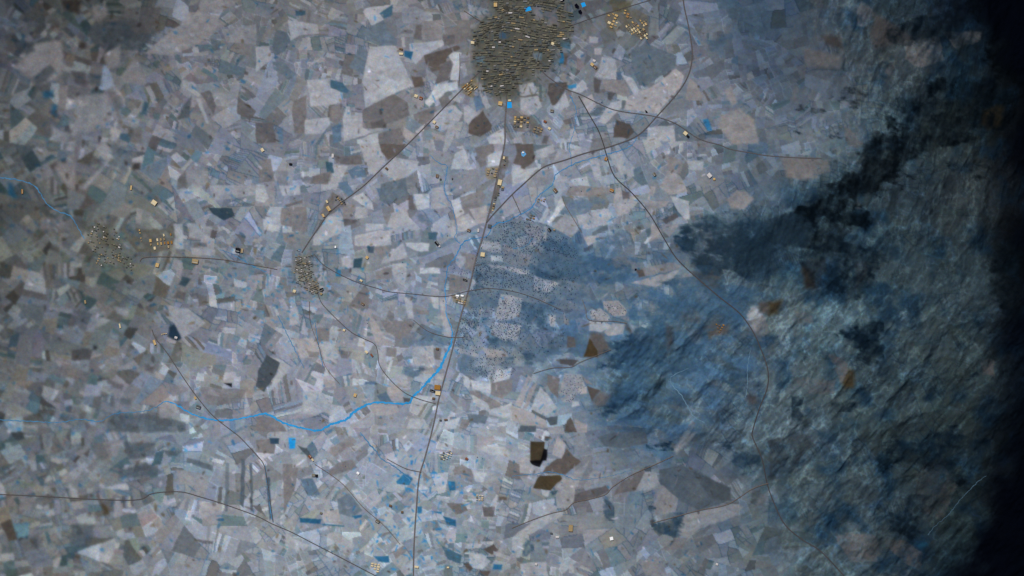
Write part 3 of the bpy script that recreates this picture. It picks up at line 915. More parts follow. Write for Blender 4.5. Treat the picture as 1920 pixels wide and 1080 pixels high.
def run_trace(txt, ox=0, oy=0, sc=.25):
    for ln in txt.strip().split('\n'):
        if ln[0] == '@':
            ox, oy, sc = (list(map(float, ln[1:].split())) + [.25])[:3]; continue
        if '..' in ln: continue
        code, pp = ln.split(':')
        c = np.array(PAL[code[0]], float) * (float(code[1:]) / 100 if len(code) > 1 else 1)
        pts = [(ox + sc * float(a), oy + sc * float(b)) for a, b in (q.split(',') for q in pp.split())]
        cx = sum(p[0] for p in pts) / len(pts)
        soft = 1.0 + 3.0 * max(0, (420 - cx) / 420) + 4.5 * max(0, (cx - 1280) / 400)
        cy = sum(p[1] for p in pts) / len(pts)
        if code[0] in 'fvs' and cx > 760: fill(pts, c, 15.0, .95 if cx > 1180 else .74, True)
        elif cx > np.interp(cy, hy, hx) + 20: fill(pts, c, 4.0, .88, code[0] in 'LpgmtB')
        else: fill(pts, c, soft, .92 if cx > 430 else (.68 if code[0] in 'gnd' else .85))
run_trace(TR2, 820, 400, 1 / 6)
run_trace(TR3, 820, 560, 1 / 6)
# dry scrub of the round pasture and the slopes behind it: long mottled streaks
SCR = [(846, 700), (862, 600), (885, 480), (960, 420), (1040, 415), (1110, 460), (1260, 470), (1430, 560), (1430, 700), (1250, 880), (1110, 820), (1060, 730), (960, 745)]
sl, m = poly_mask(SCR, 26.0)
q3 = rot(PX, PY, 14); st3 = fbm(q3[0] / 3.4, q3[1], 15, 431, 5, .62)
east = np.clip((PX - 900) / 260, .35, 1)
kd = np.clip((RAG * .8 + st3 * .9 + .16) * 2.6, 0, 1)[sl] * m * east[sl] * .9
img[sl] = img[sl] * (1 - kd[..., None]) + np.array((60, 90, 120)) * kd[..., None]
img[sl] *= (1 + (st3[sl] * .55 * m * east[sl])[..., None] * np.array([1.1, .95, .75]))
kp = np.clip((-st3 - .12) * 6, 0, 1)[sl] * m * .30 * east[sl]
img[sl] = img[sl] * (1 - kp[..., None]) + np.array((128, 138, 152)) * kp[..., None]

run_trace(TR)

# small groves, gardens and yards: hundreds of little patches of their own colour
def blob(x, y, rx, ry, c, a=.8, ang=None):
    if ang is None: ang = random.uniform(0, PI)
    n = 6
    pts = []
    for k in range(n):
        t = 2 * PI * k / n; rr = random.uniform(.7, 1.2)
        px_, py_ = rx * rr * math.cos(t), ry * rr * math.sin(t)
        pts.append((x + px_ * math.cos(ang) - py_ * math.sin(ang), y + px_ * math.sin(ang) + py_ * math.cos(ang)))
    fill(pts, c, 1.0, a)
def local(x, y):
    j = int(np.clip(np.searchsorted(FX, x), 0, NX - 1)); i = int(np.clip(np.searchsorted(FY, y), 0, NY - 1))
    return img[i, j].copy()
for k in range(2400):
    x, y = random.uniform(-20, 1340), random.uniform(-20, 1100)
    if x > np.interp(y, hy, hx) - 20: continue
    l = local(x, y).mean() / 130.0
    q = random.random()
    if q < .35: c = np.array((58, 104, 140)) * l
    elif q < .60: c = np.array((78, 74, 76)) * l
    elif q < .85: c = np.array((165, 165, 180)) * l
    else: c = np.array((100, 90, 74)) * l
    sz = random.uniform(.8, 2.6) * (1.4 if x < 480 else 1)
    ar = random.choice([1, 1.5, 2.2, 4, 7])
    if ar > 3: sz = random.uniform(.7, 1.3)
    L_ = label[int(np.searchsorted(FY, y)) * NX + int(np.searchsorted(FX, x))]
    blob(x, y, sz * ar + .4, sz + .3, c, random.uniform(.4, .9), math.radians(leaf_info[L_][0] + random.choice([0, 90])) + random.gauss(0, .1) if ar > 3 or random.random() < .5 else None)
# watered patches beside the lower main road and the southern canal
for k in range(170):
    x = random.gauss(790, 55); y = random.uniform(840, 1070)
    blob(x, y, random.uniform(2, 7), random.uniform(1, 2.5), (50, 128, 186), random.uniform(.4, .95))
for k in range(420):
    x = random.gauss(540, 90) if k < 260 else random.uniform(0, 700); y = random.gauss(530, 60) if k < 260 else random.uniform(300, 1040)
    l = local(x, y).mean() / 130
    blob(x, y, random.uniform(1.5, 5), random.uniform(.8, 2.4), np.array((58, 120, 162)) * l, random.uniform(.4, .8))

# towns: bare trodden ground between the houses
TOWN = [(888, 62), (903, 45), (926, 22), (920, 0), (922, -60), (1040, -60), (1050, 0), (1062, 30), (1072, 52), (1070, 74), (1046, 84), (1040, 112), (1026, 128),
        (1000, 128), (992, 150), (972, 158), (970, 184), (936, 188), (914, 172), (896, 148), (886, 112)]
VIL_L = [(163, 428), (185, 418), (212, 432), (232, 470), (252, 492), (240, 506), (206, 500), (176, 480), (162, 455)]
VIL_M = [(549, 492), (563, 476), (580, 474), (584, 500), (592, 520), (604, 545), (588, 550), (566, 530), (552, 515)]
for pts_, c_ in (([(1136, 24), (1164, 20), (1190, 16), (1214, 32), (1216, 74), (1196, 72), (1170, 52), (1150, 60), (1138, 52)], (98, 93, 82)),
                 ([(1146, 0), (1186, 0), (1180, 22), (1150, 20)], (84, 80, 62)),
                 ([(866, 160), (892, 144), (898, 162), (886, 182), (868, 176)], (120, 108, 84)),
                 ([(962, 217), (996, 217), (1016, 238), (1016, 254), (964, 244)], (98, 92, 88)),
                 ([(908, 314), (936, 312), (930, 334), (912, 338)], (136, 124, 104)),
                 ([(941, 292), (953, 292), (946, 330), (934, 372), (922, 402), (916, 400), (934, 330)], (92, 86, 80)),
                 ([(622, 360), (642, 370), (648, 384), (608, 408), (600, 402), (612, 376)], (98, 96, 96)),
                 ([(844, 553), (880, 556), (873, 574), (850, 566)], (124, 114, 98)),
                 ([(254, 426), (268, 430), (324, 428), (324, 470), (276, 474)], (88, 86, 80))):
    fill(pts_, c_, 3, .85, True)
fill(TOWN, (84, 84, 78), 10, 1.0)
fill(VIL_L, (98, 95, 84), 12, .5)
fill(VIL_M, (116, 113, 106), 7, .8)
for pts_, c_ in (([(996, 10), (1016, 10), (1018, 36), (1003, 38)], (112, 112, 120)), ([(1018, 20), (1044, 18), (1048, 48), (1024, 48)], (98, 97, 104)), ([(936, 62), (948, 60), (950, 72), (938, 72)], (60, 84, 104)),
                 ([(999, 99), (1017, 97), (1015, 113), (1001, 113)], (104, 116, 122)), ([(892, 107), (909, 105), (907, 117), (893, 119)], (84, 104, 116))):
    fill(pts_, c_, 2, .9)
for poly, n, lo in ((TOWN, 420, 1), (VIL_M, 40, 1), (VIL_L, 60, 1)):
    xs = [p[0] for p in poly]; ys = [p[1] for p in poly]
    for k in range(n):
        x, y = random.uniform(min(xs), max(xs)), random.uniform(max(0, min(ys)), max(ys))
        blob(x, y, random.uniform(1.5, 6), random.uniform(.8, 1.8), random.choice([(58, 58, 54), (50, 54, 54), (98, 94, 80), (106, 100, 80), (58, 82, 100), (70, 92, 106), (110, 110, 114), (50, 74, 84)]), .7)

# lens falloff at the east edge, painted black into the land colour
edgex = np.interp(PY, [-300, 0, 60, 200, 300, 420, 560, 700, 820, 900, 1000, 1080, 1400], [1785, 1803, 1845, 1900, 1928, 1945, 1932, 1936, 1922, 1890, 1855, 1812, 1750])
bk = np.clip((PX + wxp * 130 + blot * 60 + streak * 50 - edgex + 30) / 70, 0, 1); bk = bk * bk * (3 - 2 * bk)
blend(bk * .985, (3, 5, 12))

# lens softness blurred into the colour at the far west and in the hills
def boxblur(a, n):
    for ax in (0, 1):
        c = np.cumsum(np.pad(a, [(n + 1, n) if i == ax else (0, 0) for i in range(3)], mode='edge'), axis=ax)
        sl1 = [slice(None)] * 3; sl0 = [slice(None)] * 3
        sl1[ax] = slice(2 * n + 1, None); sl0[ax] = slice(0, -(2 * n + 1))
        a = (c[tuple(sl1)] - c[tuple(sl0)]) / (2 * n + 1)
    return a
soft = boxblur(boxblur(img, 1), 1)
wts = np.clip(np.maximum((430 - PX) / 260, np.minimum((PX - 1380) / 220, .2)), 0, .85)[..., None]
img = img * (1 - wts) + soft * wts

img = img * .8 + soft * .2 * (1 - wts) + img * .2 * wts
mo1 = fbm(PX, PY, 7, 501, 3, .7); mo2 = fbm(PX, PY, 26, 511, 3, .6); mo3 = fbm(PX, PY, 5, 521, 2, .7)
img = img * (1 + mo1[..., None] * .13 + mo3[..., None] * np.array([.08, .0, -.08]) + mo2[..., None] * np.array([.16, .10, .02]))

# ------------------------------------------------------------------ relief
ridge = 1 - 2 * np.abs(fbm(u1 / 2.2, v1, 46, 71, 5, .52) * (1 - mixr) + fbm(u2 / 2.2, v2, 44, 81, 5, .52) * mixr)
ridge2 = fbm(PX, PY, 130, 95, 3)
far = np.clip(1 - np.maximum(np.maximum(X0 - PX, PX - X1), np.maximum(Y0 - PY, PY - Y1)) / 200, 0, 1)
H = hill * far * (ridge * 150 + ridge2 * 190 + 60)
PY_, PX_ = FY, FX

# ------------------------------------------------------------------ polylines
ROADS = [
 ('highway', 2.9, [(950, 190), (947, 230), (946, 270), (935, 320), (920, 388), (912, 418), (902, 455), (892, 487), (880, 539), (865, 590), (847, 660), (830, 722), (822, 752), (812, 800), (797, 857), (786, 895), (781, 950), (777, 1010), (775, 1080), (772, 1300)]),
 ('road', 2.3, [(905, 128), (892, 142), (847, 187), (770, 265), (720, 312), (680, 350), (640, 380), (615, 402), (598, 426), (580, 452), (566, 474)]),
 ('road', 2.6, [(1276, -80), (1281, 0), (1291, 50), (1298, 100), (1291, 140), (1270, 175), (1230, 220), (1207, 245), (1185, 260), (1150, 273), (1130, 279), (1095, 288), (1060, 300), (1027, 310), (1010, 320), (985, 342), (960, 365), (940, 386), (925, 402), (912, 418)]),
 ('road', 1.9, [(1010, 125), (1025, 142), (1060, 166), (1090, 178), (1135, 200), (1165, 209), (1225, 218), (1267, 232), (1310, 260), (1350, 272), (1370, 280), (1410, 287), (1440, 292), (1500, 296), (1540, 297)]),
 ('road', 2.2, [(1085, 180), (1105, 215), (1122, 245), (1132, 272), (1137, 290), (1152, 330), (1185, 362), (1217, 400), (1242, 442), (1265, 480), (1285, 502), (1305, 520), (1345, 555), (1385, 587), (1408, 618), (1422, 647), (1437, 690), (1437, 725), (1422, 765), (1410, 805), (1410, 820), (1427, 860), (1437, 905), (1450, 942), (1470, 982), (1502, 1010), (1540, 1035), (1600, 1100)]),
 ('road', 1.5, [(590, 478), (607, 497), (640, 516), (672, 530), (705, 540), (730, 547), (772, 551), (832, 556), (877, 546), (917, 541), (960, 546), (1000, 558), (1050, 580)]),
 ('road', 1.5, [(592, 532), (600, 562), (615, 582), (655, 620), (680, 634), (702, 645), (708, 660), (712, 685), (730, 710), (757, 735), (785, 748), (817, 757)]),
 ('road', 1.8, [(285, 618), (292, 635), (312, 660), (345, 710), (370, 745), (400, 780), (435, 808), (450, 820), (480, 852), (495, 872), (502, 910), (508, 950), (512, 978)]),
 ('road', 1.8, [(-80, 926), (0, 927), (90, 931), (175, 936), (257, 937), (287, 925), (337, 922), (377, 932), (425, 947), (480, 967), (510, 982), (545, 997), (580, 1015), (640, 1046), (705, 1080), (800, 1130)]),
 ('road', 1.4, [(1045, 56), (1065, 50), (1110, 34), (1160, 18), (1220, 0)]),
 ('street', 1.0, [(898, 66), (930, 76), (965, 74), (1005, 66), (1045, 56)]),
 ('street', 1.0, [(932, 2), (938, 50), (944, 100), (948, 150), (950, 188)]),
 ('street', .9, [(988, 24), (980, 60), (972, 100), (980, 148)]),
 ('street', .9, [(890, 112), (925, 106), (965, 108), (1020, 120)]),
 ('street', .9, [(1010, 30), (1018, 70), (1008, 110), (1010, 125)]),
 ('street', .9, [(905, 128), (935, 132), (985, 128)]),
 ('road', 1.6, [(960, 365), (968, 382), (977, 402)]),
 ('dirt_track', 1.3, [(960, 990), (1000, 974), (1035, 962), (1060, 956), (1077, 942), (1105, 936), (1135, 927), (1150, 912), (1185, 890), (1230, 870), (1262, 855)]),
 ('dirt_track', 1.3, [(1225, 980), (1262, 970), (1310, 957), (1365, 945), (1410, 916), (1440, 905)]),
 ('dirt_track', 1.0, [(580, 565), (582, 605), (597, 647), (610, 687), (637, 720)]),
 ('dirt_track', 1.0, [(775, 600), (805, 622), (842, 632), (870, 632)]),
 ('dirt_track', 1.1, [(1092, 562), (1098, 580), (1105, 600), (1150, 602), (1175, 606)]),
 ('dirt_track', 1.2, [(262, 490), (275, 482), (345, 482), (412, 486), (450, 492), (520, 505)]),
 ('dirt_track', 1.1, [(1055, 370), (1060, 385), (1075, 410), (1090, 435)]),
 ('dirt_track', 1.1, [(862, 100), (862, 130), (860, 160)]),
 ('dirt_track', 1.1, [(870, 20), (895, 36), (925, 52)]),
 ('dirt_track', 1.1, [(725, 860), (760, 878), (790, 885)]),
 ('dirt_track', 1.1, [(590, 870), (640, 905), (680, 950), (720, 985), (750, 1020)]),
 ('dirt_track', 1.0, [(1000, 700), (1035, 690), (1070, 688), (1090, 678), (1145, 655)]),
]
RIVERS = [
 ('stream', [(-80, 778, 2.4), (0, 787, 2.4), (60, 790, 2.2), (110, 792, 2.2), (150, 786, 2.6), (187, 790, 2.4), (215, 776, 2), (270, 771, 1.8), (295, 762, 2.4), (307, 753, 2.6)]),
 ('river', [(307, 753, 2.6), (325, 756, 3), (362, 777, 3.4), (400, 787, 4), (435, 787, 4), (480, 779, 4.2), (500, 776, 4.6), (530, 792, 5), (560, 801, 5.2), (597, 807, 5.6), (620, 796, 5.6), (650, 786, 6.6), (667, 770, 5.8), (702, 755, 5.6), (747, 757, 5), (768, 755, 5), (773, 745, 5.6), (790, 729, 6.4), (805, 712, 6.6), (825, 690, 6.4), (835, 667, 6.4), (845, 647, 4.6), (848, 627, 2.4), (845, 610, 2.2), (837, 590, 2), (836, 565, 2), (834, 540, 2.6)]),
 ('stream', [(834, 540, 2.6), (837, 520, 2.6), (840, 500, 2.4), (855, 480, 2.8), (866, 458, 3.6), (880, 449, 3.2), (900, 446, 2.6), (915, 441, 3.2), (922, 427, 3.4), (935, 418, 3), (948, 416, 2.6), (965, 407, 2.4), (980, 400, 2.6), (998, 388, 3), (1010, 367, 2.4), (1035, 347, 2.6), (1042, 328, 3), (1060, 316, 2.4), (1082, 305, 2.6), (1120, 294, 2.6), (1160, 283, 2.4), (1185, 272, 1.8), (1195, 255, 1.4)]),
 ('stream', [(1072, 310, 1.8), (1070, 290, 1.8), (1067, 276, 1.6), (1075, 250, 1.6), (1078, 235, 1.6), (1080, 205, 1.8), (1068, 178, 2.6)]),
 ('stream', [(805, 290, 1.6), (822, 305, 2.2), (837, 310, 2.2), (838, 322, 2), (833, 352, 2), (838, 370, 1.8), (847, 384, 1.8), (853, 410, 1.6), (857, 430, 1.6), (853, 447, 1.8), (862, 456, 2)]),
 ('stream', [(-10, 332, 3), (32, 337, 3), (62, 347, 3.4), (75, 362, 3.2), (88, 382, 3), (108, 396, 3), (132, 405, 3), (145, 425, 2.4), (158, 448, 2.6)]),
 ('stream', [(412, 468, 2), (430, 474, 2), (445, 482, 2.2), (480, 502, 2.4), (500, 510, 2)]),
 ('stream', [(675, 810, 1.8), (697, 838, 3.2), (706, 846, 2), (715, 860, 2.6), (740, 875, 2.8), (758, 890, 3), (770, 902, 2.2)]),
 ('stream', [(960, 893, 1.4), (985, 890, 1.3), (1010, 888, 1.6), (1032, 885, 2), (1060, 892, 2), (1085, 900, 1.3), (1147, 892, 1), (1185, 880, 1)]),
 ('stream', [(1290, 690, 1.4), (1258, 706, 2), (1260, 722, 2), (1276, 740, 2.4), (1290, 765, 2.4), (1300, 780, 2), (1320, 792, 1.4)]),
 ('stream', [(1407, 650, 1.2), (1400, 690, 1.6), (1400, 722, 1.4), (1396, 745, 1)]),
 ('stream', [(1845, 890, 1.6), (1828, 902, 2), (1795, 936, 2), (1775, 962, 2), (1750, 985, 1.6), (1737, 1002, 2)]),
 ('stream', [(1000, 445, 1.6), (985, 462, 2), (962, 466, 2.4)]),
 ('ditch', [(497, 870, 1.6), (500, 900, 3), (505, 930, 3.4), (508, 960, 3.6), (512, 980, 3)]),
 ('ditch', [(520, 590, 1.6), (545, 640, 2), (570, 690, 1.6)]),
 ('ditch', [(590, 600, 1.3), (598, 650, 2), (606, 688, 1.8)]),
]

def smooth_line(pts, step):
    """Catmull-Rom through the points"""
    P = np.array(pts, float); out = []
    n = len(P)
    for i in range(n - 1):
        p0 = P[max(i - 1, 0)]; p1 = P[i]; p2 = P[i + 1]; p3 = P[min(i + 2, n - 1)]
        L = np.hypot(*(p2 - p1)[:2]); m = max(1, int(L / step))
        for k in range(m):
            t = k / m
            out.append(.5 * ((2 * p1) + (-p0 + p2) * t + (2 * p0 - 5 * p1 + 4 * p2 - p3) * t * t + (-p0 + 3 * p1 - 3 * p2 + p3) * t ** 3))
    out.append(P[-1])
    return np.array(out)

# cut the hills down beside the roads so that the roadbed lies on the land
rd = np.full((NY, NX), 1e9)
hillroads = [smooth_line(p, 3) for nme, w, p in ROADS] + [smooth_line([q[:2] for q in p], 3) for nme, p in RIVERS]
for L in hillroads:
    for x, y in L:
        if x < np.interp(y, hy, hx) - 60: continue
        j0, j1 = np.searchsorted(FX, (x - 26, x + 26)); i0, i1 = np.searchsorted(FY, (y - 26, y + 26))
        rd[i0:i1, j0:j1] = np.minimum(rd[i0:i1, j0:j1], np.hypot(PX[i0:i1, j0:j1] - x, PY[i0:i1, j0:j1] - y))
kk = np.clip((rd - 3) / 18, 0, 1); kk = kk * kk * (3 - 2 * kk)
Hs = boxblur(H[..., None], 9)[..., 0]
H = Hs * (1 - kk) + H * kk

def height(px_, py_):
    j = np.clip(np.searchsorted(FX, px_) - 1, 0, NX - 2); i = np.clip(np.searchsorted(FY, py_) - 1, 0, NY - 2)
    u = (px_ - FX[j]) / (FX[j + 1] - FX[j]); v = (py_ - FY[i]) / (FY[i + 1] - FY[i])
    return float((H[i, j] * (1 - u) + H[i, j + 1] * u) * (1 - v) + (H[i + 1, j] * (1 - u) + H[i + 1, j + 1] * u) * v)

# ------------------------------------------------------------------ the ground, one sheet out to the horizon
gme = bpy.data.meshes.new('ground')
nv = NX * NY
gme.vertices.add(nv)
co = np.empty((nv, 3), np.float32)
co[:, 0] = wx(PX).ravel(); co[:, 1] = wy(PY).ravel(); co[:, 2] = H.ravel()
gme.vertices.foreach_set('co', co.ravel())
ii, jj = np.meshgrid(np.arange(NY - 1), np.arange(NX - 1), indexing='ij')
a = (ii * NX + jj).ravel()
quads = np.stack([a, a + NX, a + NX + 1, a + 1], 1).astype(np.int32)
nf = len(quads)
gme.loops.add(nf * 4); gme.polygons.add(nf)
gme.loops.foreach_set('vertex_index', quads.ravel())
gme.polygons.foreach_set('loop_start', np.arange(0, nf * 4, 4, dtype=np.int32))
gme.polygons.foreach_set('loop_total', np.full(nf, 4, np.int32))
gme.polygons.foreach_set('use_smooth', np.ones(nf, bool))
gme.update(calc_edges=True)
ca = gme.color_attributes.new('land_and_falloff', 'FLOAT_COLOR', 'POINT')
cc = np.ones((nv, 4), np.float32)
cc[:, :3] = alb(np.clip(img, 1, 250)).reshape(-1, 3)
ca.data.foreach_set('color', cc.ravel())

gm, nt, mx, bsdf = material('soil_and_scrub', None, rough=1.0, spec=0.0, vary=.10, scale=.012, attr='land_and_falloff')
# mottled soil: a second, coloured grain of a few tens of metres
geo = nt.nodes.new('ShaderNodeNewGeometry')
n2 = nt.nodes.new('ShaderNodeTexNoise'); n2.inputs['Scale'].default_value = .035; n2.inputs['Detail'].default_value = 2
nt.links.new(geo.outputs['Position'], n2.inputs['Vector'])
mr2 = nt.nodes.new('ShaderNodeVectorMath'); mr2.operation = 'MULTIPLY_ADD'
mr2.inputs[1].default_value = (.62, .50, .66); mr2.inputs[2].default_value = (.69, .75, .67)
nt.links.new(n2.outputs['Color'], mr2.inputs[0])
mu = nt.nodes.new('ShaderNodeVectorMath'); mu.operation = 'MULTIPLY'
nt.links.new(mx.outputs[0], mu.inputs[0]); nt.links.new(mr2.outputs[0], mu.inputs[1])
nt.links.new(mu.outputs[0], bsdf.inputs['Base Color'])
gme.materials.append(gm)
ground = bpy.data.objects.new('ground', gme)
COL.objects.link(ground)
tag(ground, kind='structure')

# ------------------------------------------------------------------ roads and water
def ribbon(name, pts, widths, m, dz, parent=None, wob=0.0):
    L = np.array(pts); n = len(L)
    T = np.gradient(L, axis=0); T /= (np.hypot(T[:, 0], T[:, 1])[:, None] + 1e-9)
    N = np.stack([-T[:, 1], T[:, 0]], 1)
    vs = []; fs = []
    for k in range(n):
        w = widths[k] * .5
        wl = w * (1 + random.uniform(-wob, wob)); wr = w * (1 + random.uniform(-wob, wob))
        a_ = L[k] - N[k] * wl; b_ = L[k] + N[k] * wr
        hs = [height(*a_), height(*L[k]), height(*b_)]
        z = max(hs) + dz
        vs += [(wx(a_[0]), wy(a_[1]), z), (wx(b_[0]), wy(b_[1]), z)]
        if k: fs.append((2 * k - 2, 2 * k - 1, 2 * k + 1, 2 * k))
    o = mesh_obj(name, vs, fs, m, parent)
    if len(o.data.polygons) and o.data.polygons[0].normal.z < 0:
        o.data.flip_normals()
    return o
asphalt = mat('asphalt', (82, 78, 80), vary=.15)
oldroad = mat('worn_asphalt', (64, 61, 64), vary=.15)
verge = mat('verge_gravel', (118, 112, 112), vary=.2)
dirt = mat('dirt', (104, 92, 84), vary=.2)
waterm = mat('blue_water', (44, 144, 204), rough=.6, spec=.1, vary=.22, scale=.008)
streamm = mat('stream_water', (66, 120, 160), rough=.6, spec=.1, vary=.3, scale=.008)
midm = mat('clear_water', (52, 122, 172), rough=.6, spec=.1, vary=.3, scale=.008)
dimm = mat('dim_stream_bed', (58, 80, 96), rough=.9, vary=.2)
palem = mat('pale_stream_bed', (92, 122, 144), rough=.9, vary=.2)
for i, (nme, w, pts) in enumerate(ROADS):
    L = smooth_line(pts, 2.5)
    o = ribbon(nme, L, [w * .9] * len(L), dirt if nme == 'dirt_track' else (oldroad if pts[-1] == (1600, 1100) else asphalt), 2.0 + .35 * i)
    tag(o, kind='structure')
    if nme == 'highway':
        md = ribbon('median_strip', L, [.7] * len(L), verge, 2.0 + .35 * i + .3); tag(md, kind='structure')
for i, (nme, pts) in enumerate(RIVERS):
    L = smooth_line(pts, 1.6)
    J = L[:, :2].copy()
    for k in range(len(J)):
        J[k] += np.array([math.sin(k * .9 + i) * .5 + random.uniform(-.3, .3), math.cos(k * .7) * .5 + random.uniform(-.3, .3)])
    wts_ = np.maximum((.75 + .55 * vnoise(np.arange(len(L)) / 5.0, np.full(len(L), i * 3.7), 88)) * L[:, 2] * np.where(L[:, 1] < 560, .58, .66), .6)
    xm = L[:, 0].mean()
    o = ribbon(nme, J, wts_, waterm if nme == 'river' else (dimm if xm > 1600 else palem if xm > 1150 else streamm if xm < 600 or i > 5 else midm), 1.0 + .05 * i, wob=.42)
    tag(o, kind='structure')
# ponds and pools
def pond(name, pts, m, z):
    vs = [(wx(x), wy(y), z) for x, y in pts]
    o = mesh_obj(name, vs, [tuple(range(len(vs)))], m)
    if o.data.polygons[0].normal.z < 0: o.data.flip_normals()
    return tag(o, kind='structure')
pool = mat('bright_blue_water', (24, 150, 222), rough=.6, spec=.1, vary=.06)
deep = mat('black_water', (8, 8, 22), rough=.6, spec=.02, vary=.1)
pond('water_reservoir', [(983, 15), (994, 12), (997, 19), (986, 22)], pool, 1.6)
pond('water_reservoir', [(1089, 6), (1096, 4), (1099, 11), (1092, 14)], pool, 1.6)
pond('water_reservoir', [(951, 191), (959, 191), (960, 202), (951, 203)], pool, 1.6)
pond('water_reservoir', [(977, 286), (982, 283), (987, 289), (982, 294), (978, 292)], mat('pale_blue_water', (92, 156, 206), rough=.6, vary=.06), 1.6)
pond('pond', [(1077, 9), (1081, 6), (1086, 12), (1085, 17), (1079, 15)], deep, 1.6)
pond('pond', [(1084, 20), (1089, 18), (1092, 24), (1090, 28), (1085, 25)], deep, 1.6)
pond('pond', [(1051, 0), (1060, -6), (1058, 2), (1053, 5)], deep, 1.6)
pond('pond', [(1209, 206), (1213, 208), (1215, 212), (1211, 212)], deep, 1.6)
pond('pond', [(1190, 504), (1193, 503), (1194, 506), (1192, 508), (1190, 507)], deep, 1.6)

# ------------------------------------------------------------------ buildings
def box_mesh(name, m, z0=0.0, z1=1.0, s=1.0):
    h = s / 2
    v = [(-h, -h, z0), (h, -h, z0), (h, h, z0), (-h, h, z0), (-h, -h, z1), (h, -h, z1), (h, h, z1), (-h, h, z1)]
    f = [(0, 1, 5, 4), (1, 2, 6, 5), (2, 3, 7, 6), (3, 0, 4, 7), (4, 5, 6, 7)]
    me = bpy.data.meshes.new(name); me.from_pydata(v, [], f); me.materials.append(m); return me
def gable_mesh(name, m, e=.53, z0=1.004, z1=1.3):
    v = [(-e, -e, z0), (e, -e, z0), (e, e, z0), (-e, e, z0), (-e, 0, z1), (e, 0, z1)]
    f = [(0, 1, 5, 4), (2, 3, 4, 5), (1, 2, 5), (3, 0, 4), (3, 2, 1, 0)]
    me = bpy.data.meshes.new(name); me.from_pydata(v, [], f); me.materials.append(m); return me
def flat_mesh(name, m):
    """flat roof with a raised parapet round it"""
    v = []; f = []
    def bx(x0, x1, y0, y1, z0, z1):
        b = len(v)
        v.extend([(x0, y0, z0), (x1, y0, z0), (x1, y1, z0), (x0, y1, z0), (x0, y0, z1), (x1, y0, z1), (x1, y1, z1), (x0, y1, z1)])
        f.extend([tuple(b + q for q in t) for t in ((0, 1, 5, 4), (1, 2, 6, 5), (2, 3, 7, 6), (3, 0, 4, 7), (4, 5, 6, 7), (3, 2, 1, 0))])
    bx(-.47, .47, -.47, .47, 1.004, 1.05)
    bx(-.52, .52, .471, .52, 1.004, 1.12); bx(-.52, .52, -.52, -.471, 1.004, 1.12)
    bx(-.52, -.471, -.470, .470, 1.004, 1.12); bx(.471, .52, -.470, .470, 1.004, 1.12)
    me = bpy.data.meshes.new(name); me.from_pydata(v, [], f); me.materials.append(m); return me
def strip_mesh(name, m):
    z = 1.3 - .296 * .22 / .53
    v = [(-.42, -.28, 1.3 - .296 * .28 / .53 + .015), (.42, -.28, 1.3 - .296 * .28 / .53 + .015), (.42, -.20, 1.3 - .296 * .20 / .53 + .015), (-.42, -.20, 1.3 - .296 * .20 / .53 + .015)]
    f = [(0, 1, 2, 3)]
    me = bpy.data.meshes.new(name); me.from_pydata(v, [], f); me.materials.append(m); return me

ROOFC = {'gold': (188, 156, 100), 'cream': (208, 190, 152), 'white': (236, 236, 238), 'tan': (152, 132, 98), 'ochre': (150, 108, 52),
         'brown': (104, 84, 66), 'grey': (120, 120, 122), 'black': (24, 24, 28), 'rust': (124, 76, 52), 'pale': (190, 184, 184), 'olive': (94, 93, 80),
         'dun': (112, 108, 94), 'slate': (78, 82, 84), 'clay': (98, 92, 82), 'umber': (72, 70, 62)}
ROOFM = {k: mat(k + '_roof', v, vary=.10, scale=.05) for k, v in ROOFC.items()}
wallm = mat('rendered_wall', (120, 114, 102), vary=.1, scale=.2)
skym = mat('skylight_panel', (210, 214, 214), rough=.4, vary=.05)
WALL = box_mesh('wall', wallm)
DOOR = bpy.data.meshes.new('door')
DOOR.from_pydata([(-.16, -.506, 0.0), (.16, -.506, 0.0), (.16, -.506, .7), (-.16, -.506, .7)], [], [(0, 1, 2, 3)])
DOOR.materials.append(ROOFM['slate'])
GAB = {k: gable_mesh('roof', ROOFM[k]) for k in ROOFC}
FLT = {k: flat_mesh('roof', ROOFM[k]) for k in ROOFC}
SKL = strip_mesh('skylight', skym)

def building(name, cat, label, group, x, y, w, h, ang, color, z=12.0, flat=False, sky_=False, door=False):
    o = bpy.data.objects.new(name, None)
    COL.objects.link(o)
    o.location = (wx(x), wy(y), height(x, y)); o.rotation_euler = (0, 0, math.radians(-ang))
    if w < h and not flat:
        w, h = h, w; o.rotation_euler[2] += PI / 2
    o.scale = (w * S, h * S, z)
    for nme, me in [('wall', WALL), ('roof', (FLT if flat else GAB)[color])] + ([('skylight', SKL)] if sky_ and not flat else []) + ([('door', DOOR)] if door else []):
        c = bpy.data.objects.new(nme, me); COL.objects.link(c); c.parent = o
    tag(o, label, cat, group)
    return o

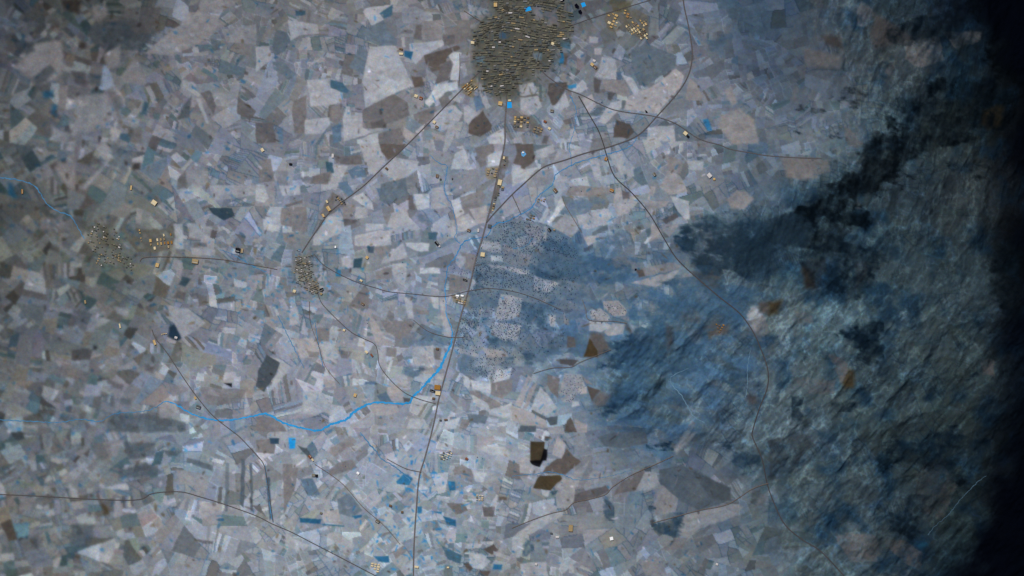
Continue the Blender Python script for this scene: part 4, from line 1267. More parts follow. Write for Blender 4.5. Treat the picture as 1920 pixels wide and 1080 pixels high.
# single buildings that stand apart: x, y, w, h, angle, roof, label
ONE = [
 (937, 342, 7, 10, 12, 'cream', 'large cream flat-roofed warehouse beside the highway, longest of the roadside row', 1),
 (945, 296, 3.4, 5, 12, 'cream', 'small cream shed at the northern end of the roadside row', 0),
 (905, 477, 7.5, 7.5, 6, 'cream', 'square cream depot standing alone east of the highway in the speckled pasture', 1),
 (616, 391, 5.5, 9, -32, 'gold', 'long gold-roofed warehouse beside the straight diagonal road', 0),
 (613, 378, 3, 5, -30, 'cream', 'small cream shed just above the long gold warehouse by the diagonal road', 0),
 (606, 404, 3.6, 6, -30, 'gold', 'gold-roofed shed below the long warehouse by the diagonal road', 0),
 (857.5, 554.5, 6, 3.2, 8, 'white', 'bright white hall, western of the pair at the road crossing', 0),
 (866.5, 554.5, 5.4, 3.2, 8, 'white', 'bright white hall, eastern of the pair at the road crossing', 0),
 (820, 726, 11, 8.5, 6, 'ochre', 'big ochre-roofed farm warehouse between the river and the highway', 1),
 (821, 737, 9, 7, 6, 'cream', 'cream warehouse directly below the ochre-roofed one by the river', 1),
 (811, 733, 9, 4, 18, 'black', 'long black-roofed shed west of the ochre warehouse', 0),
 (813, 747, 5, 4, 10, 'brown', 'brown barn below the cream warehouse by the river bridge', 0),
 (836, 787, 6, 3, 0, 'brown', 'brown barn east of the highway below the bridge', 0),
 (826, 788, 4, 3, 0, 'slate', 'small slate-roofed barn touching the highway below the bridge', 0),
 (552, 546, 5, 5, 20, 'cream', 'cream shed set in the bright blue garden south of the middle village', 0),
 (602, 551, 4, 4, 30, 'tan', 'tan house at the southern tip of the middle village', 0),
 (603, 543, 7, 5, -20, 'black', 'black-roofed shed at the southern tip of the middle village', 0),
 (593, 548, 4, 4, 10, 'dun', 'dun shed west of the black-roofed one by the middle village', 0),
 (688, 483, 5, 5, 30, 'gold', 'round-looking gold farmhouse in a dark yard east of the middle village', 0),
 (629, 463, 2.6, 4, 5, 'white', 'tiny white house on the edge of a dark garden north-east of the middle village', 0),
 (677, 526, 5, 3.4, 30, 'cream', 'cream farmhouse beside the road east of the middle village', 0),
 (666, 741, 5, 6, 20, 'gold', 'gold-roofed farmhouse in the fields north of the river bend', 0),
 (680, 570, 6, 4, 35, 'brown', 'brown farmstead in the fields north of the winding lane', 0),
 (820, 654, 5, 4, 10, 'brown', 'brown farmhouse near the river bank below the crossroads', 0),
 (819, 456, 5, 8, -40, 'black', 'black-roofed barn at the foot of the dark green garden', 0),
 (824, 462, 3, 3, -40, 'pale', 'small pale shed at the corner of the black-roofed barn', 0),
 (581, 856, 5, 6, -35, 'rust', 'rust-roofed barn at the tip of a dark field', 0),
 (586, 862, 3, 5, -35, 'cream', 'cream outbuilding below the rust-roofed barn', 0),
 (588, 891, 6, 5, 0, 'dun', 'dun farmhouse with a dark shed beside it in the southern fields', 0),
 (594, 892, 4, 5, 0, 'black', 'small black shed east of the dun farmhouse', 0),
 (671, 887, 5, 4, 35, 'white', 'white farmhouse in the middle of the striped southern fields', 0),
 (708, 977, 7, 6, 30, 'clay', 'clay-roofed farmstead where two field tracks meet in the south', 0),
 (781, 1063, 7, 4, 10, 'cream', 'bright cream warehouse beside the southern end of the highway', 0),
 (840, 1064, 4, 3, 0, 'cream', 'small cream hut in the far south east of the highway', 0),
 (754, 960, 4, 4, 0, 'brown', 'small brown barn among blue gardens west of the highway', 0),
 (732, 948, 5, 4, 20, 'brown', 'brown barn beside the pale strip fields in the south', 0),
 (602, 962, 4, 4, 20, 'dun', 'dun cottage above the long teal field in the south', 0),
 (875, 860, 5, 4, 30, 'rust', 'rust-brown farmhouse at the edge of a dark yard in the south', 0),
 (1146.5, 1009.5, 6, 6, -12, 'white', 'brilliant white square hall, brightest building in the southern fields', 1),
 (1070, 990, 7.5, 12, 4, 'tan', 'large tan hall beside the dirt track in the south', 1),
 (1045, 1007, 6, 4, 0, 'pale', 'pale grey hall west of the tan one in the south', 0),
 (1034, 1000, 4, 3, 20, 'slate', 'small slate shed north-west of the pale hall in the south', 0),
 (752, 101, 7, 4, 5, 'cream', 'cream barn beside a bright blue garden west of the town', 0),
 (752, 92, 6, 3, 15, 'brown', 'brown barn above the cream one west of the town', 0),
 (780, 180, 6, 5, 20, 'cream', 'cream farmhouse at the top of the diagonal road fields', 0),
 (789, 184, 6, 5, 20, 'rust', 'rust-roofed barn east of the cream farmhouse', 0),
 (814, 229, 5, 5, 30, 'cream', 'cream cottage close under the diagonal road', 0),
 (819, 238, 6, 4, 30, 'brown', 'brown barn just below the cream cottage by the diagonal road', 0),
 (929, 9, 6, 7, 0, 'gold', 'gold-roofed hall at the north-west corner of the town', 0),
 (886, 80, 6, 5, 0, 'cream', 'cream hall on the western edge of the town', 0),
 (955.5, 188.5, 5, 3, 0, 'cream', 'bright cream pavilion at the head of the blue reservoir below the town', 0),
 (938, 194, 7, 7, 10, 'gold', 'gold-brown workshop at the southern tip of the town', 0),
 (1110, 121, 6, 5, 40, 'gold', 'gold farmhouse with a dark yard east of the town', 0),
 (1116, 126, 6, 5, 40, 'brown', 'brown barn leaning against the gold farmhouse east of the town', 0),
 (1114, 114, 5, 4, 20, 'pale', 'pale cottage north of the gold farmhouse east of the town', 0),
 (1036, 82, 5, 5, 20, 'cream', 'bright cream house on the eastern side of the town', 0),
 (1030, 241, 5, 4, 30, 'cream', 'cream barn on the field corner south-east of the town', 0),
 (1035, 208, 6, 5, 10, 'clay', 'clay-roofed farmhouse between the pale fields south-east of the town', 0),
 (1022, 228, 5, 4, 30, 'rust', 'rust-roofed hut south of the clay farmhouse', 0),
 (1285, 250, 7, 6, 40, 'cream', 'cream farmhouse east of the ring road crossing', 0),
 (1290, 256, 4, 4, 40, 'black', 'black shed leaning on the cream farmhouse east of the ring road', 0),
 (1147, 357, 7, 5, 20, 'ochre', 'ochre farmstead west of the bend in the eastern road', 0),
 (1136, 298, 5, 6, 20, 'ochre', 'ochre barn just below the meeting of the ring road and the eastern road', 0),
 (1227, 327, 6, 5, 60, 'clay', 'clay-roofed farmstead in the mottled fields east of the eastern road', 0),
 (1339, 336, 4, 4, 0, 'gold', 'tiny gold farmhouse at the edge of the eastern hills', 0),
 (1330, 329, 7, 8, -40, 'pale', 'pale quarry hall at the edge of the eastern hills', 0),
 (1030, 431, 6, 5, 50, 'black', 'black-roofed barn on the rim of the speckled pasture', 0),
 (1039, 431, 3, 2.6, 10, 'tan', 'small tan hut east of the black barn on the pasture rim', 0),
 (1041, 357, 8, 6, 50, 'brown', 'brown barn in the dark grove by the stream head', 0),
 (872, 525, 8, 3, 20, 'black', 'narrow black barn lying beside the highway above the road crossing', 0),
 (918, 424, 6, 6, 8, 'slate', 'slate-roofed courtyard house in the blue riverside garden east of the highway', 1),
 (897, 432, 3, 6, 6, 'pale', 'narrow pale greenhouse west of the highway at the river', 0),
 (879, 432, 6, 5, 20, 'brown', 'brown farmhouse west of the narrow greenhouse by the river', 0),
 (820, 330, 5, 6, 10, 'brown', 'brown barn of a small farm north of the central fields', 0),
 (826, 336, 3, 3, 10, 'slate', 'small slate shed of the small farm north of the central fields', 0),
 (848, 335, 2.5, 3, 0, 'slate', 'lone slate hut in the grey field west of the highway', 0),
 (725, 316, 5, 3.5, 40, 'brown', 'small brown barn beside the middle of the diagonal road', 0),
 (545, 308, 5, 4, 10, 'black', 'black-roofed barn alone in the north-western fields', 0),
 (624, 292, 4, 7, 5, 'pale', 'pale narrow barn at the head of a dark teal field', 0),
 (492, 281, 5, 6, -30, 'cream', 'cream farmhouse in the hedged north-western fields', 0),
 (289, 380, 9, 8, 35, 'cream', 'large cream farmhouse with a dark yard north-east of the western village', 0),
 (246, 352, 3, 8, 8, 'gold', 'narrow gold barn north of the western village', 0),
 (295, 497, 6, 7, 15, 'gold', 'gold barn south-east of the western village', 0),
 (366, 490, 11, 8, 10, 'tan', 'broad tan barn on the lane between the two villages', 0),
 (454, 470, 4, 8, 10, 'tan', 'narrow tan barn beside a black shed at the stream', 0),
 (446, 469, 8, 8, 10, 'black', 'black shed west of the narrow tan barn at the stream', 0),
 (42, 359, 3, 8, 0, 'ochre', 'narrow ochre barn near the western stream', 0),
 (290, 642, 4, 9, -20, 'gold', 'gold barn where the western road begins', 0),
 (225, 611, 2.5, 8, -10, 'cream', 'narrow cream barn in the western fields', 0),
 (160, 566, 3, 6, -10, 'tan', 'small tan barn in the blurred western fields', 0),
 (366, 746, 3, 5, -30, 'gold', 'tiny gold barn beside the western road near the river', 0),
 (330, 633, 5, 4, 20, 'pale', 'pale hut inside the dark blue field in the west', 0),
 (372, 763, 8, 6, 20, 'slate', 'dark farmhouse between the western road and the river', 0),
 (980.5, 286, 3, 2.5, 20, 'white', 'tiny white pump house in the blue pool of the dark field', 0),
 (1344, 1058, 4, 4, 10, 'pale', 'pale hut in the far south at the foot of the hills', 0),
 (1005, 1058, 4, 4, 10, 'pale', 'pale shed in the far south below the tan hall', 0),
 (645, 619, 4, 4, 30, 'cream', 'cream cottage on the lane south-east of the middle village', 0),
 (687, 660, 6, 4, 40, 'cream', 'cream farmhouse by the bend of the winding lane', 0),
 (697, 666, 6, 3, 50, 'rust', 'rust-roofed shed beside the farmhouse at the bend of the winding lane', 0),
]
KINDS = {'hall': 'hall', 'warehouse': 'warehouse', 'barn': 'barn', 'shed': 'shed', 'farmhouse': 'farmhouse', 'farmstead': 'farmhouse', 'cottage': 'cottage',
         'house': 'house', 'hut': 'hut', 'depot': 'warehouse', 'pavilion': 'pavilion', 'workshop': 'workshop', 'greenhouse': 'greenhouse', 'outbuilding': 'shed'}
for x, y, w, h, ang, c, lab, flat in ONE:
    nme = 'building'
    for wd in lab.replace(',', ' ').split():
        if wd in KINDS: nme = KINDS[wd]; break
    building(nme, nme.replace('_', ' '), lab, None, x, y, w, h, ang, c, z=11 + min(w, h), flat=bool(flat), sky_=not flat and w * h > 20, door=w * h > 30)

def inside(x, y, poly):
    r_ = False; n = len(poly)
    for k in range(n):
        ax, ay = poly[k]; bx, by = poly[(k + 1) % n]
        if (ay > y) != (by > y) and x < (bx - ax) * (y - ay) / (by - ay) + ax: r_ = not r_
    return r_

def spot(x, y, poly):
    xs = [p[0] for p in poly]; ys = [p[1] for p in poly]
    u = (x - min(xs)) / (max(xs) - min(xs)); v = (y - min(ys)) / (max(ys) - min(ys))
    a_ = 'north' if v < .33 else ('south' if v > .66 else ''); b_ = 'west' if u < .33 else ('east' if u > .66 else '')
    return {'': 'at the centre of', }.get(a_ + b_, f'on the {a_}{"-" if a_ and b_ else ""}{b_} side of')
# clusters of sheds: polygon, spacing, size range, angle, colours, label
COLW = {'gold': 'gold', 'cream': 'cream', 'white': 'white', 'tan': 'tan', 'ochre': 'ochre', 'brown': 'brown', 'grey': 'grey', 'black': 'black', 'rust': 'rust-red', 'pale': 'pale grey', 'olive': 'olive', 'dun': 'dun', 'slate': 'slate', 'clay': 'clay', 'umber': 'umber'}
def lab_(w, h, c, name, sp, where):
    size = ('long' if w / h > 1.9 else 'squat') if w * h < 14 else ('big long' if w / h > 1.7 else 'big squat')
    w2 = where
    for pre in ('in ', 'on ', 'where ', 'just ', 'at '):
        if w2.startswith(pre): w2 = w2[len(pre):] if pre != 'where ' else 'the yard ' + w2; break
    if w2.startswith('south of'): w2 = 'the yard ' + w2
    return ' '.join(f'{size} {COLW[c]}-roofed {name} {sp} {w2}'.split()[:16])
def cluster(poly, pitch, sz, ang, cols, where, group, name='warehouse', fillr=.8):
    xs = [p[0] for p in poly]; ys = [p[1] for p in poly]
    cx, cy = sum(xs) / len(xs), sum(ys) / len(ys)
    a_ = math.radians(ang); n = 0
    R_ = int(max(max(xs) - min(xs), max(ys) - min(ys)) / pitch[0] + 3)
    R2 = int(max(max(xs) - min(xs), max(ys) - min(ys)) / pitch[1] + 3)
    for i in range(-R_, R_):
        for j in range(-R2, R2):
            u, v = i * pitch[0], j * pitch[1]
            x = cx + u * math.cos(a_) - v * math.sin(a_); y = cy + u * math.sin(a_) + v * math.cos(a_)
            if not inside(x, y, poly) or random.random() > fillr: continue
            c = random.choice(cols)
            big = random.random() < .3
            w = random.uniform(*sz) * (1.0 if big else .8); h = min(w * random.uniform(.45, .8), pitch[1] * .82); w = min(w, pitch[0] * .86)
            building(name, name, lab_(w, h, c, name, spot(x, y, poly), where), group, x, y, w, h, ang + random.gauss(0, 2.5), c,
                     z=random.uniform(9, 16), flat=random.random() < .25, sky_=w * h > 12)
            n += 1
    return n
pad = lambda pts, c, a=.85, s=2: fill(pts, c, s, a)
G1 = [(1140, 28), (1158, 24), (1165, 40), (1150, 58), (1140, 50)]
G2 = [(1168, 18), (1184, 20), (1186, 34), (1172, 34)]
G3 = [(1172, 46), (1190, 40), (1212, 34), (1214, 74), (1200, 74), (1186, 66)]
n1 = cluster(G1, (6.5, 6), (4, 6), 25, ['gold', 'cream', 'tan', 'gold'], 'in the western block of the bright industrial park', 'industrial park sheds')
n2_ = cluster(G2, (6.5, 5), (4, 6), 15, ['gold', 'ochre', 'tan'], 'in the northern block of the bright industrial park', 'industrial park sheds')
n3 = cluster(G3, (5.6, 4.6), (3.4, 5.4), 55, ['gold', 'cream', 'tan', 'brown', 'dun', 'gold'], 'in the crowded southern block of the bright industrial park', 'industrial park sheds')
cluster([(963, 219), (990, 218), (993, 240), (964, 238)], (6, 4.2), (3.6, 5.4), 4, ['cream', 'tan', 'brown', 'slate', 'gold'], 'in the small yard south of the town', 'yard sheds south of the town')
cluster([(1002, 236), (1016, 240), (1014, 252), (1000, 250)], (6, 5), (3.6, 5), 20, ['dun', 'brown', 'tan'], 'in the brown yard east of the small works', 'brown yard sheds')
cluster([(866, 160), (892, 146), (897, 160), (884, 180), (868, 172)], (5, 4), (3, 4.6), -38, ['gold', 'tan', 'ochre', 'cream', 'dun'], 'where the diagonal road enters the town', 'sheds at the town gate')
cluster([(910, 316), (934, 314), (930, 332), (914, 336)], (7, 4.6), (4.4, 6.4), 14, ['tan', 'dun', 'tan', 'slate'], 'in the tan yard west of the highway', 'tan yard sheds west of the highway')
cluster([(942, 300), (951, 302), (948, 318), (941, 316)], (5, 4), (3.4, 4.6), 12, ['brown', 'slate', 'tan'], 'in the dark block at the head of the roadside row', 'roadside sheds')
cluster([(932, 350), (944, 350), (938, 366), (929, 366)], (5.4, 4), (3.4, 5), 12, ['slate', 'tan', 'dun', 'olive'], 'just south of the large cream warehouse on the highway', 'roadside sheds')
cluster([(926, 366), (934, 366), (927, 398), (919, 398)], (5, 4.2), (3.2, 4.8), 12, ['tan', 'cream', 'slate', 'gold', 'brown'], 'on the southern half of the roadside row', 'roadside sheds')
cluster([(626, 364), (640, 372), (648, 382), (630, 382)], (5, 4), (3, 4.4), -35, ['slate', 'tan', 'brown'], 'in the dark works beside the diagonal road', 'dark works by the diagonal road')
cluster([(845, 556), (876, 560), (873, 572), (852, 566)], (5.2, 4), (3.4, 4.8), 14, ['pale', 'tan', 'dun', 'cream'], 'in the builders yard at the road crossing', 'yard sheds at the road crossing')
cluster([(820, 850), (848, 843), (845, 858), (826, 866)], (4.6, 4), (2.8, 4), 20, ['pale', 'cream', 'clay'], 'in the pinkish hamlet east of the highway', 'hamlet houses east of the highway', 'cottage')
cluster([(697, 1052), (712, 1056), (708, 1072), (697, 1068)], (6, 4.4), (4, 5.6), 10, ['cream', 'cream'], 'in the bright yard beside the southern road', 'bright yard sheds in the south')
cluster([(256, 428), (264, 428), (272, 452), (262, 458)], (5, 7), (2.4, 3.4), 80, ['gold', 'tan'], 'in the western column of the western industrial row', 'western industrial row')
cluster([(280, 446), (322, 430), (322, 464), (308, 472), (280, 470)], (7.5, 6.5), (4, 6.8), 84, ['gold', 'cream', 'ochre', 'tan'], 'in the eastern block of the western industrial row', 'western industrial row', fillr=.62)
cluster([(302, 620), (314, 620), (314, 632), (302, 632)], (4, 9), (2.6, 3.4), -8, ['cream', 'gold'], 'in the bright works west of the dark blue field', 'bright works in the west', fillr=1)
cluster([(1006, 370), (1024, 372), (1022, 380), (1008, 380)], (5, 4), (3, 4), 20, ['brown', 'clay', 'tan'], 'in the stony yard above the stream', 'stony yard sheds')
cluster([(984, 404), (1002, 402), (1006, 412), (988, 414)], (5.5, 4.4), (3, 4.4), 15, ['clay', 'ochre', 'brown'], 'in the orange yard on the northern rim of the speckled pasture', 'orange yard sheds')
cluster([(1340, 605), (1364, 604), (1360, 620), (1346, 626)], (6, 5), (3, 4.5), 30, ['brown', 'ochre'], 'in the brown quarry at the foot of the hills', 'quarry sheds', fillr=.6)
cluster([(895, 926), (905, 928), (904, 940), (893, 938)], (5, 4), (2.8, 4), 5, ['pale', 'dun', 'cream'], 'in the hamlet east of the lower highway', 'lower highway hamlet', 'cottage')

# houses of the towns
OPEN = [[(998, 12), (1014, 12), (1016, 34), (1004, 36)], [(1020, 22), (1042, 20), (1046, 46), (1026, 46)], [(936, 62), (948, 60), (950, 72), (938, 72)], [(1000, 100), (1016, 98), (1014, 112), (1002, 112)], [(893, 108), (908, 106), (906, 116), (894, 118)]]
HC = ['olive', 'dun', 'slate', 'umber', 'olive', 'slate', 'clay', 'umber', 'olive', 'dun']
houses = []
def vn1(x, y): return float(vnoise(np.array([x + 40.0]), np.array([y + 40.0]), 777)[0])
def town_rows(poly, row, wmin, wmax, tilt, key, keep=.70):
    xs = [p[0] for p in poly]; ys = [p[1] for p in poly]
    y = min(ys)
    while y < max(ys):
        x = min(xs) + random.uniform(0, 4)
        while x < max(xs):
            w = random.choice([wmin, wmin * 1.2, wmax]) * random.uniform(.85, 1.15)
            yy = y + tilt(x, y) * 1.0
            cx_ = x + w / 2
            jx, jy = (vn1(cx_ / 9 + 50, yy / 9) - .5) * 26, (vn1(cx_ / 9, yy / 9 + 50) - .5) * 26
            if any(inside(cx_, yy, q) for q in OPEN): x += w; continue
            if inside(cx_ + jx, yy + jy, poly) and random.random() < keep and (key or vn1(cx_ / 11, yy / 9) > .24):
                sl = (tilt(x + 2, y) - tilt(x - 2, y)) / 4
                houses.append((cx_, yy, w * .92, row * random.uniform(.46, .62) * (1 if key == 0 else .8), math.degrees(math.atan(sl)) + random.gauss(0, 3), random.choice(HC) if random.random() > (.07 if key == 0 else .45) else random.choice(['tan', 'pale', 'grey']), key))
            x += w * (1.02 if random.random() < .7 else 1.35)
        y += row
town_rows(TOWN, 4.3, 4.2, 8.2, lambda x, y: 3.5 * math.sin(x / 24.0 + y / 19.0) + (-(x - 930) * .10 if x < 940 else (x - 960) * (.12 if y < 70 else .02)), 0, .72)
town_rows(VIL_M, 3.4, 2.2, 3.6, lambda x, y: (x - 570) * .35, 1, .7)
town_rows(VIL_L, 5.0, 2.4, 4.0, lambda x, y: (x - 200) * .5, 2, .42)
houses = [h for h in houses if h[1] > -6 or h[6]]
def rank(h): return -(h[2] * h[3])
main = sorted([h for h in houses if h[6] == 0 and h[1] > 1], key=rank)
vil = [sorted([h for h in houses if h[6] == k], key=rank) for k in (1, 2)]
WHERE = {0: 'among the dense rows of the town', 1: 'in the small middle village at the end of the diagonal road', 2: 'in the faint western village'}
indiv = main[:190] + vil[0][:60] + vil[1][:50]
seen = set(id(h) for h in indiv)
for h in indiv:
    if h[6] == 0:
        part = 'northern' if h[1] < 60 else ('middle' if h[1] < 120 else 'southern')
        side = 'western' if h[0] < 945 else ('central' if h[0] < 990 else 'eastern')
        lab = f"{'long' if h[2] > 7 else 'short'} {COLW[h[5]]}-roofed terraced house {spot(h[0] * 3 % 60, h[1] * 3 % 60, ((0, 0), (60, 60)))} the {part} {side} part of the town"
    else:
        lab = f"{'long' if h[2] > (2.9 if h[6] == 1 else 3.2) else 'short'} {COLW[h[5]]}-roofed house {spot(h[0], h[1], VIL_M if h[6] == 1 else VIL_L)} the {('middle village below the diagonal road', 'faint western village')[h[6] - 1]}"
    lab = ' '.join(lab.replace(' among the dense rows of', ' in').split()[:16])
    building('house', 'house', lab, ('town houses', 'middle village houses', 'western village houses')[h[6]], h[0], h[1], h[2], h[3], h[4], h[5], z=random.uniform(8, 15))
rest = [h for h in houses if id(h) not in seen]
vs, fs, mi = [], [], []
cols = sorted(set(HC) | {'tan', 'pale', 'grey'})
for x, y, w, d, ang, c, _k in rest:
    a_ = math.radians(-ang); ca_, sa_ = math.cos(a_), math.sin(a_); z = random.uniform(8, 15); b = len(vs)
    W, D_ = w * S, d * S; X, Y = wx(x), wy(y)
    for q in [(-.5, -.5, 0), (.5, -.5, 0), (.5, .5, 0), (-.5, .5, 0), (-.5, -.5, 1), (.5, -.5, 1), (.5, .5, 1), (-.5, .5, 1), (-.5, 0, 1.3), (.5, 0, 1.3)]:
        u, v = q[0] * W, q[1] * D_
        vs.append((X + u * ca_ - v * sa_, Y + u * sa_ + v * ca_, q[2] * z))
    for f, isr in (((0, 1, 5, 4), 0), ((1, 2, 6, 9, 5), 0), ((2, 3, 7, 6), 0), ((3, 0, 4, 8, 7), 0), ((4, 5, 9, 8), 1), ((6, 7, 8, 9), 1)):
        fs.append(tuple(b + t for t in f)); mi.append(1 + cols.index(c) if isr else 0)
ro = mesh_obj('smaller_houses', vs, fs, wallm)
for c in cols: ro.data.materials.append(ROOFM[c])
ro.data.polygons.foreach_set('material_index', mi)
tag(ro, 'mass of smaller olive and brown roofs filling the streets of the town', 'houses', kind='stuff')

# ------------------------------------------------------------------ trees
crownm = mat('dark_foliage', (56, 76, 106), vary=.35, scale=.06)
trunkm = mat('bark', (70, 62, 56), vary=.2, scale=.5)
def crown_arrays(seed, nleaf=70, detail=1):
    r = random.Random(seed)
    V, F = [], []
    for lobe in range(4 if detail else 3):
        cx_, cy_, cz_ = r.uniform(-.38, .38), r.uniform(-.38, .38), r.uniform(.55, .85)
        R0 = r.uniform(.42, .62)
        b = len(V); nu, nv_ = 7, 4
        V.append((cx_, cy_, cz_ + R0 * .7))
        for i in range(1, nv_):
            th = PI * i / nv_
            for j in range(nu):
                ph = 2 * PI * j / nu; rr = R0 * r.uniform(.75, 1.18)
                V.append((cx_ + rr * math.sin(th) * math.cos(ph), cy_ + rr * math.sin(th) * math.sin(ph), cz_ + rr * .7 * math.cos(th)))
        V.append((cx_, cy_, cz_ - R0 * .55)); last = len(V) - 1
        for j in range(nu):
            F.append((b, b + 1 + j, b + 1 + (j + 1) % nu))
            for i in range(nv_ - 2):
                q = b + 1 + i * nu
                F.append((q + j, q + nu + j, q + nu + (j + 1) % nu, q + (j + 1) % nu))
            q = b + 1 + (nv_ - 2) * nu
            F.append((q + j, last, q + (j + 1) % nu))
    for k in range(nleaf):
        th, ph = math.acos(r.uniform(-.3, 1)), r.uniform(0, 2 * PI); R0 = r.uniform(.75, 1.15)
        c = Vector((R0 * math.sin(th) * math.cos(ph), R0 * math.sin(th) * math.sin(ph), .7 + .55 * R0 * math.cos(th)))
        n = Vector((r.gauss(0, 1), r.gauss(0, 1), r.gauss(0, 1))).normalized(); t = n.orthogonal().normalized(); s2 = n.cross(t)
        e = r.uniform(.06, .13); b = len(V)
        V += [tuple(c + t * e), tuple(c + s2 * e * .6), tuple(c - t * e), tuple(c - s2 * e * .6)]
        F.append((b, b + 1, b + 2, b + 3))
    return V, F
def trunk_arrays():
    V, F = [], []
    n = 7
    for zz, r_ in ((0, .10), (.25, .07), (.6, .05)):
        for j in range(n): V.append((r_ * math.cos(2 * PI * j / n), r_ * math.sin(2 * PI * j / n), zz))
    for i in range(2):
        for j in range(n): F.append((i * n + j, i * n + (j + 1) % n, (i + 1) * n + (j + 1) % n, (i + 1) * n + j))
    for a_ in (0.4, 2.5, 4.6):
        b = len(V)
        for q in ((-.03, .35), (.03, .35)): V.append((q[0] * math.sin(a_), q[0] * math.cos(a_), q[1]))
        V.append((.38 * math.cos(a_), .38 * math.sin(a_), .75)); V.append((0, 0, .42))
        F += [(b, b + 1, b + 2), (b + 1, b + 3, b + 2), (b + 3, b, b + 2)]
    return V, F
CR = []
for s_ in range(3):
    V, F = crown_arrays(s_); me = bpy.data.meshes.new('crown'); me.from_pydata(V, [], F); me.materials.append(crownm); CR.append(me)
V, F = trunk_arrays(); TK = bpy.data.meshes.new('trunk'); TK.from_pydata(V, [], F); TK.materials.append(trunkm)
def tree(x, y, r_, label, group):
    o = bpy.data.objects.new('tree', None); COL.objects.link(o)
    o.location = (wx(x), wy(y), height(x, y)); o.rotation_euler = (0, 0, random.uniform(0, 6.28)); o.scale = (r_, r_, r_ * random.uniform(.8, 1.0))
    for nme, me in (('trunk', TK), ('crown', random.choice(CR))):
        c = bpy.data.objects.new(nme, me); COL.objects.link(c); c.parent = o
    tag(o, label, 'tree', group)

c4 = lambda s: [(820 + float(a) / 6, 400 + float(b) / 6) for a, b in (q.split(',') for q in s.split())]
c5 = lambda s: [(820 + float(a) / 6, 560 + float(b) / 6) for a, b in (q.split(',') for q in s.split())]
ZONES = [  # polygon, trees per 100 px^2, name
 (c4('690,110 960,90 1190,150 1170,330 1040,470 860,400 740,320'), 5.2, 'in the crowded northern grove of the round pasture'),
 (c4('500,300 700,330 730,450 480,390'), 1.5, 'on the bare pale field at the top of the round pasture'),
 (c4('740,340 1050,480 1030,600 900,600 740,540'), 2.0, 'on the brown slope in the middle of the round pasture'),
 (c4('560,540 1050,640 1100,720 1000,860 620,820 420,800 440,600'), 4.4, 'in the broad middle belt of the round pasture'),
 (c4('1090,710 1370,790 1250,930 1060,880'), 6.5, 'on the pale knoll of the round pasture'),
 (c4('1180,220 1440,260 1600,520 1460,480 1260,420 1120,430'), 4.2, 'on the north-eastern rim of the round pasture'),
 (c4('140,560 380,660 360,740 150,680'), 3.2, 'on the pale strip west of the highway'),
 (c4('460,520 600,540 560,840 430,800'), 3.0, 'in the blue scrub just east of the highway'),
 (c5('700,0 960,0 920,200 800,240 640,240'), 4.4, 'on the pale tongue in the lower round pasture'),
 (c5('620,240 960,280 920,470 780,480 600,380'), 6.5, 'in the densest speckled field of the lower pasture'),
 (c5('260,220 460,260 420,460 260,420'), 5.0, 'in the speckled field beside the lower highway'),
 (c5('420,620 760,680 900,820 640,930 300,800'), 4.0, 'in the blue scrub at the southern end of the pasture'),
 (c5('1280,190 1320,190 1310,310 1270,280'), 6.0, 'in the pale oval clearing'),
 (c5('380,60 640,60 620,240 380,200'), 3.0, 'in the grey-blue field south of the lane'),
 ([(1106, 584), (1126, 578), (1145, 594), (1140, 606), (1108, 604)], 4.5, 'in the pale walled field at the foot of the hills'),
 ([(1132, 566), (1160, 566), (1174, 582), (1170, 592), (1140, 590)], 4.5, 'in the pinkish walled field at the foot of the hills'),
 ([(1060, 702), (1095, 704), (1096, 730), (1066, 756), (1050, 736)], 3.0, 'on the pale spur south of the round pasture'),
]
ZONES.append((c4('660,100 880,60 1200,110 1300,160 1500,280 1580,420 1600,700 1560,1000 1400,1500 800,1700 160,1560 300,1080 480,300 600,240'), 1.7, 'in the thinner outer part of the round pasture'))
T = []
for poly, dens, nm in ZONES:
    xs = [p[0] for p in poly]; ys = [p[1] for p in poly]
    A = (max(xs) - min(xs)) * (max(ys) - min(ys)); n = int(A * dens * 1.75 / 100)
    for k in range(n):
        x, y = random.uniform(min(xs), max(xs)), random.uniform(min(ys), max(ys))
        if inside(x, y, poly) and all((x - q[0]) ** 2 + (y - q[1]) ** 2 > 1.4 for q in T[-120:]):
            T.append((x, y, random.choice([6, 7, 8, 9, 11]) * random.uniform(.9, 1.1), nm))
T.sort(key=lambda t: -t[2])
print('trees', len(T), 'houses', len(houses), 'rest', len(rest))
for x, y, r_, nm in T[:250]:
    tree(x, y, r_, 'large round dark oak ' + nm, 'oaks dotted over the round pasture')
VA = [crown_arrays(50 + s_, 14, 0) for s_ in range(3)]
vs, fs = [], []
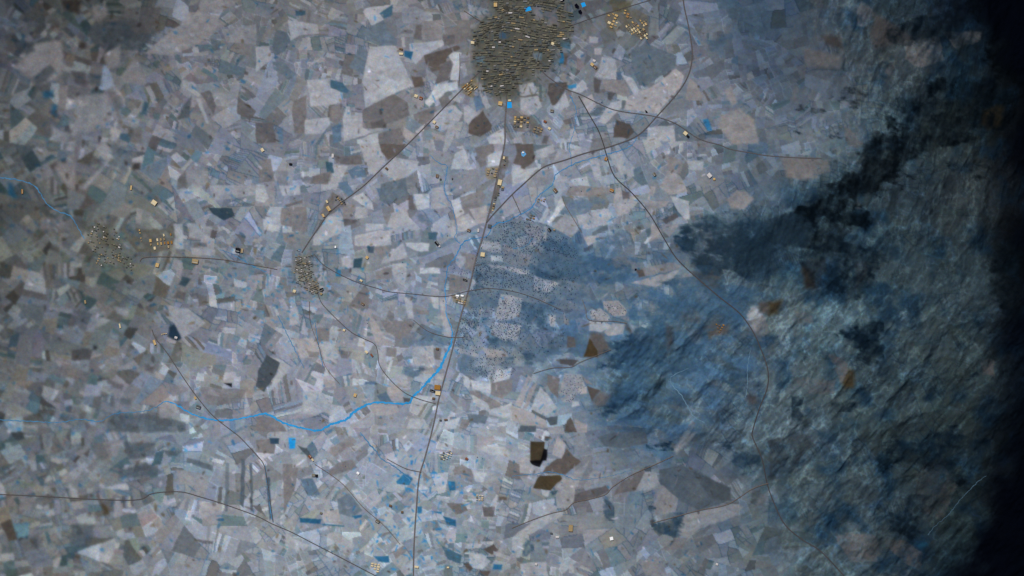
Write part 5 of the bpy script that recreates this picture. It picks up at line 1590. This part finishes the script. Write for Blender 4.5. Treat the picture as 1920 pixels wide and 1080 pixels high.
for x, y, r_, nm in T[250:]:
    V, F = random.choice(VA); b = len(vs); t_ = random.uniform(0, 6.28); ct, st_ = math.cos(t_), math.sin(t_); z0 = height(x, y)
    vs += [(wx(x) + r_ * (v[0] * ct - v[1] * st_), wy(y) + r_ * (v[0] * st_ + v[1] * ct), z0 + r_ * v[2]) for v in V]
    fs += [tuple(b + q for q in f) for f in F]
wo_ = mesh_obj('oak_woods', vs, fs, crownm)
tag(wo_, 'countless smaller dark oaks speckling the round blue-grey pasture', 'woodland', kind='stuff')
# lone trees in the fields
LONE = [(1061, 329, 'in the pale field east of the stream head'), (1092, 337, 'in the middle of the brightest eastern field'), (1078, 338, 'on the western side of the brightest eastern field'),
        (1090, 358, 'in the grey-green field below the bright one'), (1070, 351, 'at the corner of the grey-green field'), (1056, 401, 'on the long pale slope beside the track'),
        (839, 442, 'on the pale field west of the river bend'), (740, 380, 'in the broad grey field below the diagonal road'), (668, 354, 'beside the diagonal road'),
        (686, 365, 'on the edge of the white field below the diagonal road'), (755, 492, 'at the hedge of the long pale field'), (754, 513, 'in the pale field above the lane'),
        (656, 594, 'in the wedge-shaped pale field'), (688, 600, 'at the northern end of the pinkish field'), (689, 606, 'just below its twin in the pinkish field'),
        (831, 564, 'on the river bank below the bridge lane'), (845, 597, 'between the river and the highway'), (1128, 606, 'in the pale oval field at the foot of the hills'),
        (1208, 393, 'above the dark strip field by the eastern road'), (1172, 381, 'in the pinkish field west of the eastern road'), (1181, 402, 'on the lower rim of the pinkish field'),
        (648, 431, 'in the fields above the cream farmhouse'), (868, 318, 'in the white field beside the highway'), (1160, 425, 'over the blue-grey field'),
        (985, 462, 'on the blue streamlet of the pasture'), (1114, 203, 'in the fields east of the forked road'), (1128, 192, 'beside the blue garden at the forked road'),
        (905, 860, 'on the pale southern terrace'), (895, 857, 'west of its neighbour on the pale southern terrace'), (600, 788, 'above the wide bend of the river'),
        (1028, 315, 'beside the ring road'), (648, 874, 'in the brown strip field of the south')]
for x, y, nm in LONE:
    tree(x, y, random.uniform(8, 12), 'lone dark tree standing ' + nm, None)
